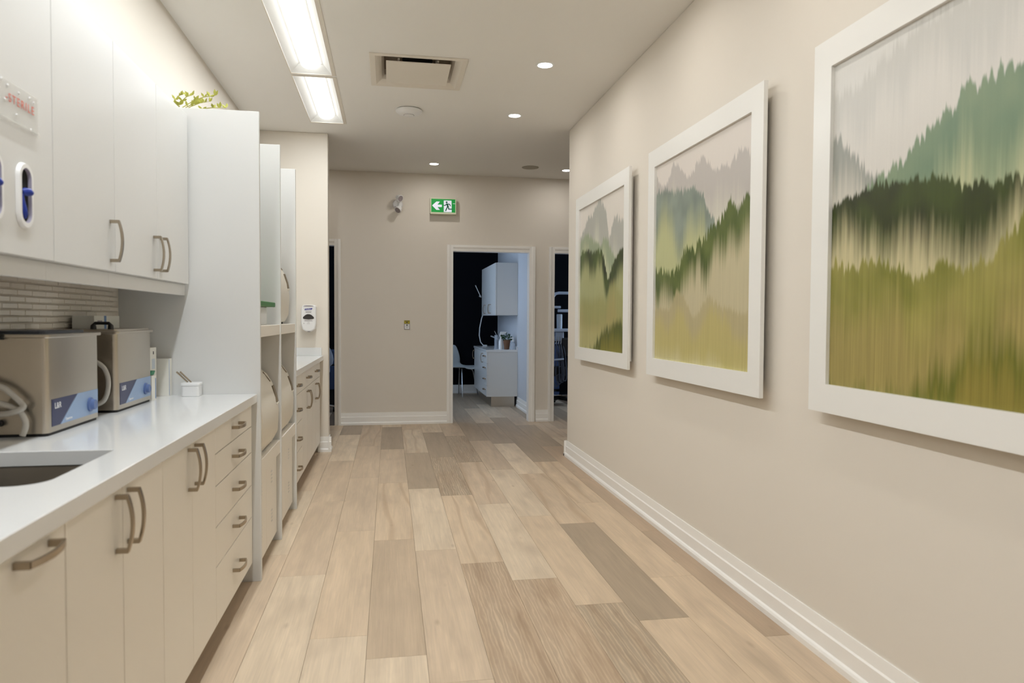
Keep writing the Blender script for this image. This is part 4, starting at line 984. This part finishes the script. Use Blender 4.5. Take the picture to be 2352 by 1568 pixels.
MB().lathe([(0.03, 0), (0.03, 0.012), (0.024, 0.014), (0.024, 0.20), (0.0, 0.20)], (1.545, 10.32, 0.8133), n=18).build('tube', 'bottle_clear', t, smooth=True)
MB().box(1.572, 1.579, 10.31, 10.33, 0.8133, 1.02).build('rail', 'chrome', t)
o = MB().tube([(1.60, 11.52, 1.55), (1.53, 11.56, 1.38), (1.49, 11.56, 1.26), (1.458, 11.56, 1.10), (1.452, 11.56, 0.98), (1.47, 11.53, 0.87), (1.50, 11.42, 0.822), (1.55, 11.36, 0.822)], 0.0085, n=10).build('suction_hose', 'white_plastic', smooth=True)
tag(o, 'thin white hose hanging beside the side room wall cabinet', 'hose')
t = thing('wall_lamp_arm', 'thin white lamp arm reaching out past the wall cabinet', 'lamp', (1.49, YK-0.03, 1.62))
MB().tube([(1.49, YK-0.0005, 1.63), (1.49, YK-0.12, 1.628)], 0.012, n=8).build('bracket', 'white_plastic', t)
MB().tube([(1.50, YK-0.12, 1.607), (1.405, YK-0.12, 1.808)], 0.007, n=8).build('arm', 'white_plastic', t)

# white shell chair
def shell_chair(label, x, y, rz):
    t = thing('shell_chair', label, 'chair', (x, y, 0))
    prof = [(0.24, 0.435), (0.235, 0.452), (0.17, 0.462), (0.05, 0.452), (-0.08, 0.448), (-0.15, 0.462), (-0.19, 0.50), (-0.215, 0.58), (-0.235, 0.68), (-0.255, 0.77), (-0.265, 0.82)]
    wid = [0.18, 0.20, 0.215, 0.22, 0.22, 0.22, 0.215, 0.21, 0.20, 0.175, 0.13]
    v = []; f = []; n = 10
    for (px, pz), w_ in zip(prof, wid):
        for j in range(n+1):
            s_ = -1+2*j/n; cup = 0.045*s_*s_
            v.append((px+(cup if pz > 0.5 else 0), s_*w_, pz+(cup*0.5 if pz <= 0.5 else 0)))
    for r in range(len(prof)-1):
        for j in range(n): f.append((r*(n+1)+j, r*(n+1)+j+1, (r+1)*(n+1)+j+1, (r+1)*(n+1)+j))
    mb = MB(); mb.v = [(p[0]+x, p[1]+y, p[2]) for p in v]; mb.f = f
    sh = mb.build('seat_shell', 'shell_white', t, smooth=True)
    so = sh.modifiers.new('thickness', 'SOLIDIFY'); so.thickness = 0.012
    sb = sh.modifiers.new('smooth', 'SUBSURF'); sb.levels = 1; sb.render_levels = 1
    for sx in (-1, 1):
        for sy in (-1, 1):
            MB().tube([(x+0.11*sx, y+0.11*sy, 0.441), (x+0.14*sx, y+0.15*sy, 0.40), (x+0.20*sx, y+0.21*sy, 0.0)], 0.0095, n=10).build('leg', 'chrome', t, smooth=True)
    t.rotation_euler = (0, 0, rz); return t
shell_chair('white shell chair with chrome legs in the middle side room', 1.14, 11.50, -0.75)

# ------------------------------------------------------------------ right side room: treatment cart
cx0, cy0 = 2.44, 10.1
t = thing('dental_cart', 'white treatment unit with arms and hoses in the right side room', 'dental unit', (cx0, cy0, 0))
for a in range(5):
    an = 2*PI*a/5+0.3
    lg = MB().tube([(cx0, cy0, 0.10), (cx0+0.26*math.cos(an), cy0+0.26*math.sin(an), 0.075)], [0.028, 0.020], n=8).build('base_leg', 'black_plastic', t)
    MB().cyl((cx0+0.26*math.cos(an)-0.012, cy0+0.26*math.sin(an), 0.028), 0.028, 0.024, ax=0, n=14).build('caster', 'rubber_black', lg)
MB().tube([(cx0-0.09, cy0, 0.085), (cx0-0.09, cy0, 1.50), (cx0-0.085, cy0, 1.58), (cx0-0.05, cy0, 1.625), (cx0, cy0, 1.635), (cx0+0.42, cy0, 1.635)], 0.021, n=12).build('arm_pole', 'cart_white', t, smooth=True)
MB().box(cx0-0.14, cx0+0.02, cy0-0.05, cy0+0.05, 1.41, 1.445).build('bracket', 'cart_white', t, bevel=0.01, seg=2)
MB().tube([(cx0-0.02, cy0-0.02, 1.375), (cx0+0.42, cy0-0.02, 1.375)], 0.022, n=12).build('cross_arm', 'cart_white', t, smooth=True)
MB().lathe([(0.040, 0), (0.042, 0.20), (0.036, 0.21), (0, 0.21)], (cx0+0.0, cy0-0.04, 1.115), n=20).build('bottle', 'liquid_white', t, smooth=True)
MB().box(cx0-0.16, cx0+0.30, cy0-0.14, cy0+0.1, 1.07, 1.115).build('tray_table', 'cart_white', t, bevel=0.012, seg=2)
MB().box(cx0-0.06, cx0+0.06, cy0-0.08, cy0+0.06, 0.93, 1.07).build('valve_block', 'cart_white', t, bevel=0.01)
MB().box(cx0+0.02, cx0+0.30, cy0-0.12, cy0+0.1, 0.72, 0.98).build('screen', 'black_plastic', t, bevel=0.02, seg=2)
for i in range(4):
    x = cx0-0.10+0.035*i
    hp = [(x, cy0-0.12, 0.90), (x+0.005, cy0-0.14, 0.80), (x+0.02*i-0.03, cy0-0.15, 0.45), (x+0.03, cy0-0.16, 0.28+0.03*i), (x+0.08, cy0-0.15, 0.40), (x+0.06, cy0-0.13, 0.75), (x+0.02, cy0-0.10, 0.92)]
    pts = []
    for a in range(len(hp)-1):
        for q in range(4):
            p0, p1, p2, p3 = [Vector(hp[max(0, min(len(hp)-1, a+d))]) for d in (-1, 0, 1, 2)]; s_ = q/4
            pts.append(0.5*((2*p1)+(p2-p0)*s_+(2*p0-5*p1+4*p2-p3)*s_*s_+(3*p1-p0-3*p2+p3)*s_**3))
    MB().tube(pts, 0.0085, n=8).build('instrument_hose', 'hose_grey', t, smooth=True)
    MB().tube([(x, cy0-0.12, 0.895), (x+0.006, cy0-0.15, 1.0)], [0.010, 0.007], n=10).build('handpiece', 'chrome', t, smooth=True)
MB().box(cx0-0.12, cx0+0.09, cy0-0.08, cy0+0.1, 0.42, 0.56).build('control_box', 'black_plastic', t, bevel=0.01)
MB().lathe([(0.06, 0), (0.06, 0.02), (0.02, 0.024), (0, 0.024)], (cx0-0.005, cy0-0.125, 0.40), ax=1, n=20).build('dial', 'hose_grey', t, smooth=True)
MB().tube([(cx0-0.10, cy0-0.16, 0.665), (cx0+0.04, cy0-0.16, 0.675)], 0.014, n=10).build('grip', 'cart_white', t, smooth=True)
MB().lathe([(0.20, 0.150), (0.22, 0.155), (0.22, 0.165), (0.20, 0.17)], (cx0, cy0, 0), n=32).build('foot_ring', 'chrome', t, smooth=True)
t = thing('low_cabinet', 'dark blue low cabinet behind the treatment unit', 'cabinet', (2.43, 11.5, 0))
MB().box(2.10, 2.75, 11.3, 11.7, 0.1, 0.83).build('body', 'blue_vinyl', t, bevel=0.01)
MB().box(2.08, 2.77, 11.28, 11.72, 0.83, 0.86).build('top', 'blue_vinyl', t, bevel=0.004)
MB().box(2.14, 2.71, 11.36, 11.68, 0.0, 0.1).build('plinth', 'black_plastic', t)

# left side room: cabinet and stool seen through the gap
t = thing('blue_cabinet', 'dark blue cabinet seen through the left doorway gap', 'cabinet', (-0.85, 10.75, 0))
MB().box(-1.30, -0.55, 10.45, 10.95, 0.22, 0.56).build('lower_body', 'blue_vinyl', t, bevel=0.01)
MB().box(-1.30, -0.55, 10.47, 10.95, 0.585, 0.78).build('upper_body', 'blue_vinyl', t, bevel=0.01)
MB().box(-1.27, -0.58, 10.50, 10.92, 0.0, 0.22).build('plinth', 'black_plastic', t)
MB().box(-1.28, -0.57, 10.48, 10.93, 0.56, 0.585).build('gap', 'rubber_black', t)
t = thing('stool', 'wheeled stool with a black caster in the left doorway gap', 'stool', (-0.90, 9.75, 0))
for a in range(5):
    an = 2*PI*a/5-0.15
    lg = MB().tube([(-0.93, 9.72, 0.10), (-0.93+0.20*math.cos(an), 9.72+0.20*math.sin(an), 0.07)], [0.022, 0.014], n=8).build('leg', 'chrome', t)
    MB().cyl((-0.93+0.20*math.cos(an)-0.014, 9.72+0.20*math.sin(an), 0.032), 0.032, 0.028, ax=0, n=16).build('caster', 'rubber_black', lg)
MB().cyl((-0.93, 9.72, 0.09), 0.02, 0.34, n=14).build('gas_column', 'chrome', t)
MB().lathe([(0.17, 0.43), (0.18, 0.445), (0.18, 0.49), (0.16, 0.505), (0, 0.505)], (-1.03, 9.72, 0), n=28).build('seat', 'blue_vinyl', t, smooth=True)
t = thing('lamp_head', 'white pointed lamp head seen through the left doorway gap', 'lamp', (-0.80, 9.45, 0.0))
MB().lathe([(0.0, 0.22), (0.018, 0.19), (0.045, 0.12), (0.055, 0.06), (0.045, 0.0), (0.015, -0.03), (0.0, -0.03)], (-0.775, 9.45, 0.655), n=20).build('shade', 'cart_white', t, smooth=True)
MB().tube([(-0.775, 9.45, 0.63), (-0.775, 9.45, 0.56), (-0.80, 9.46, 0.50), (-0.90, 9.48, 0.46), (-1.10, 9.5, 0.44), (-1.25, 9.5, 0.30), (-1.25, 9.5, 0.02)], 0.011, n=10).build('stem', 'cart_white', t, smooth=True)
MB().cyl((-1.25, 9.5, 0.0), 0.12, 0.02, n=24).build('base', 'cart_white', t)
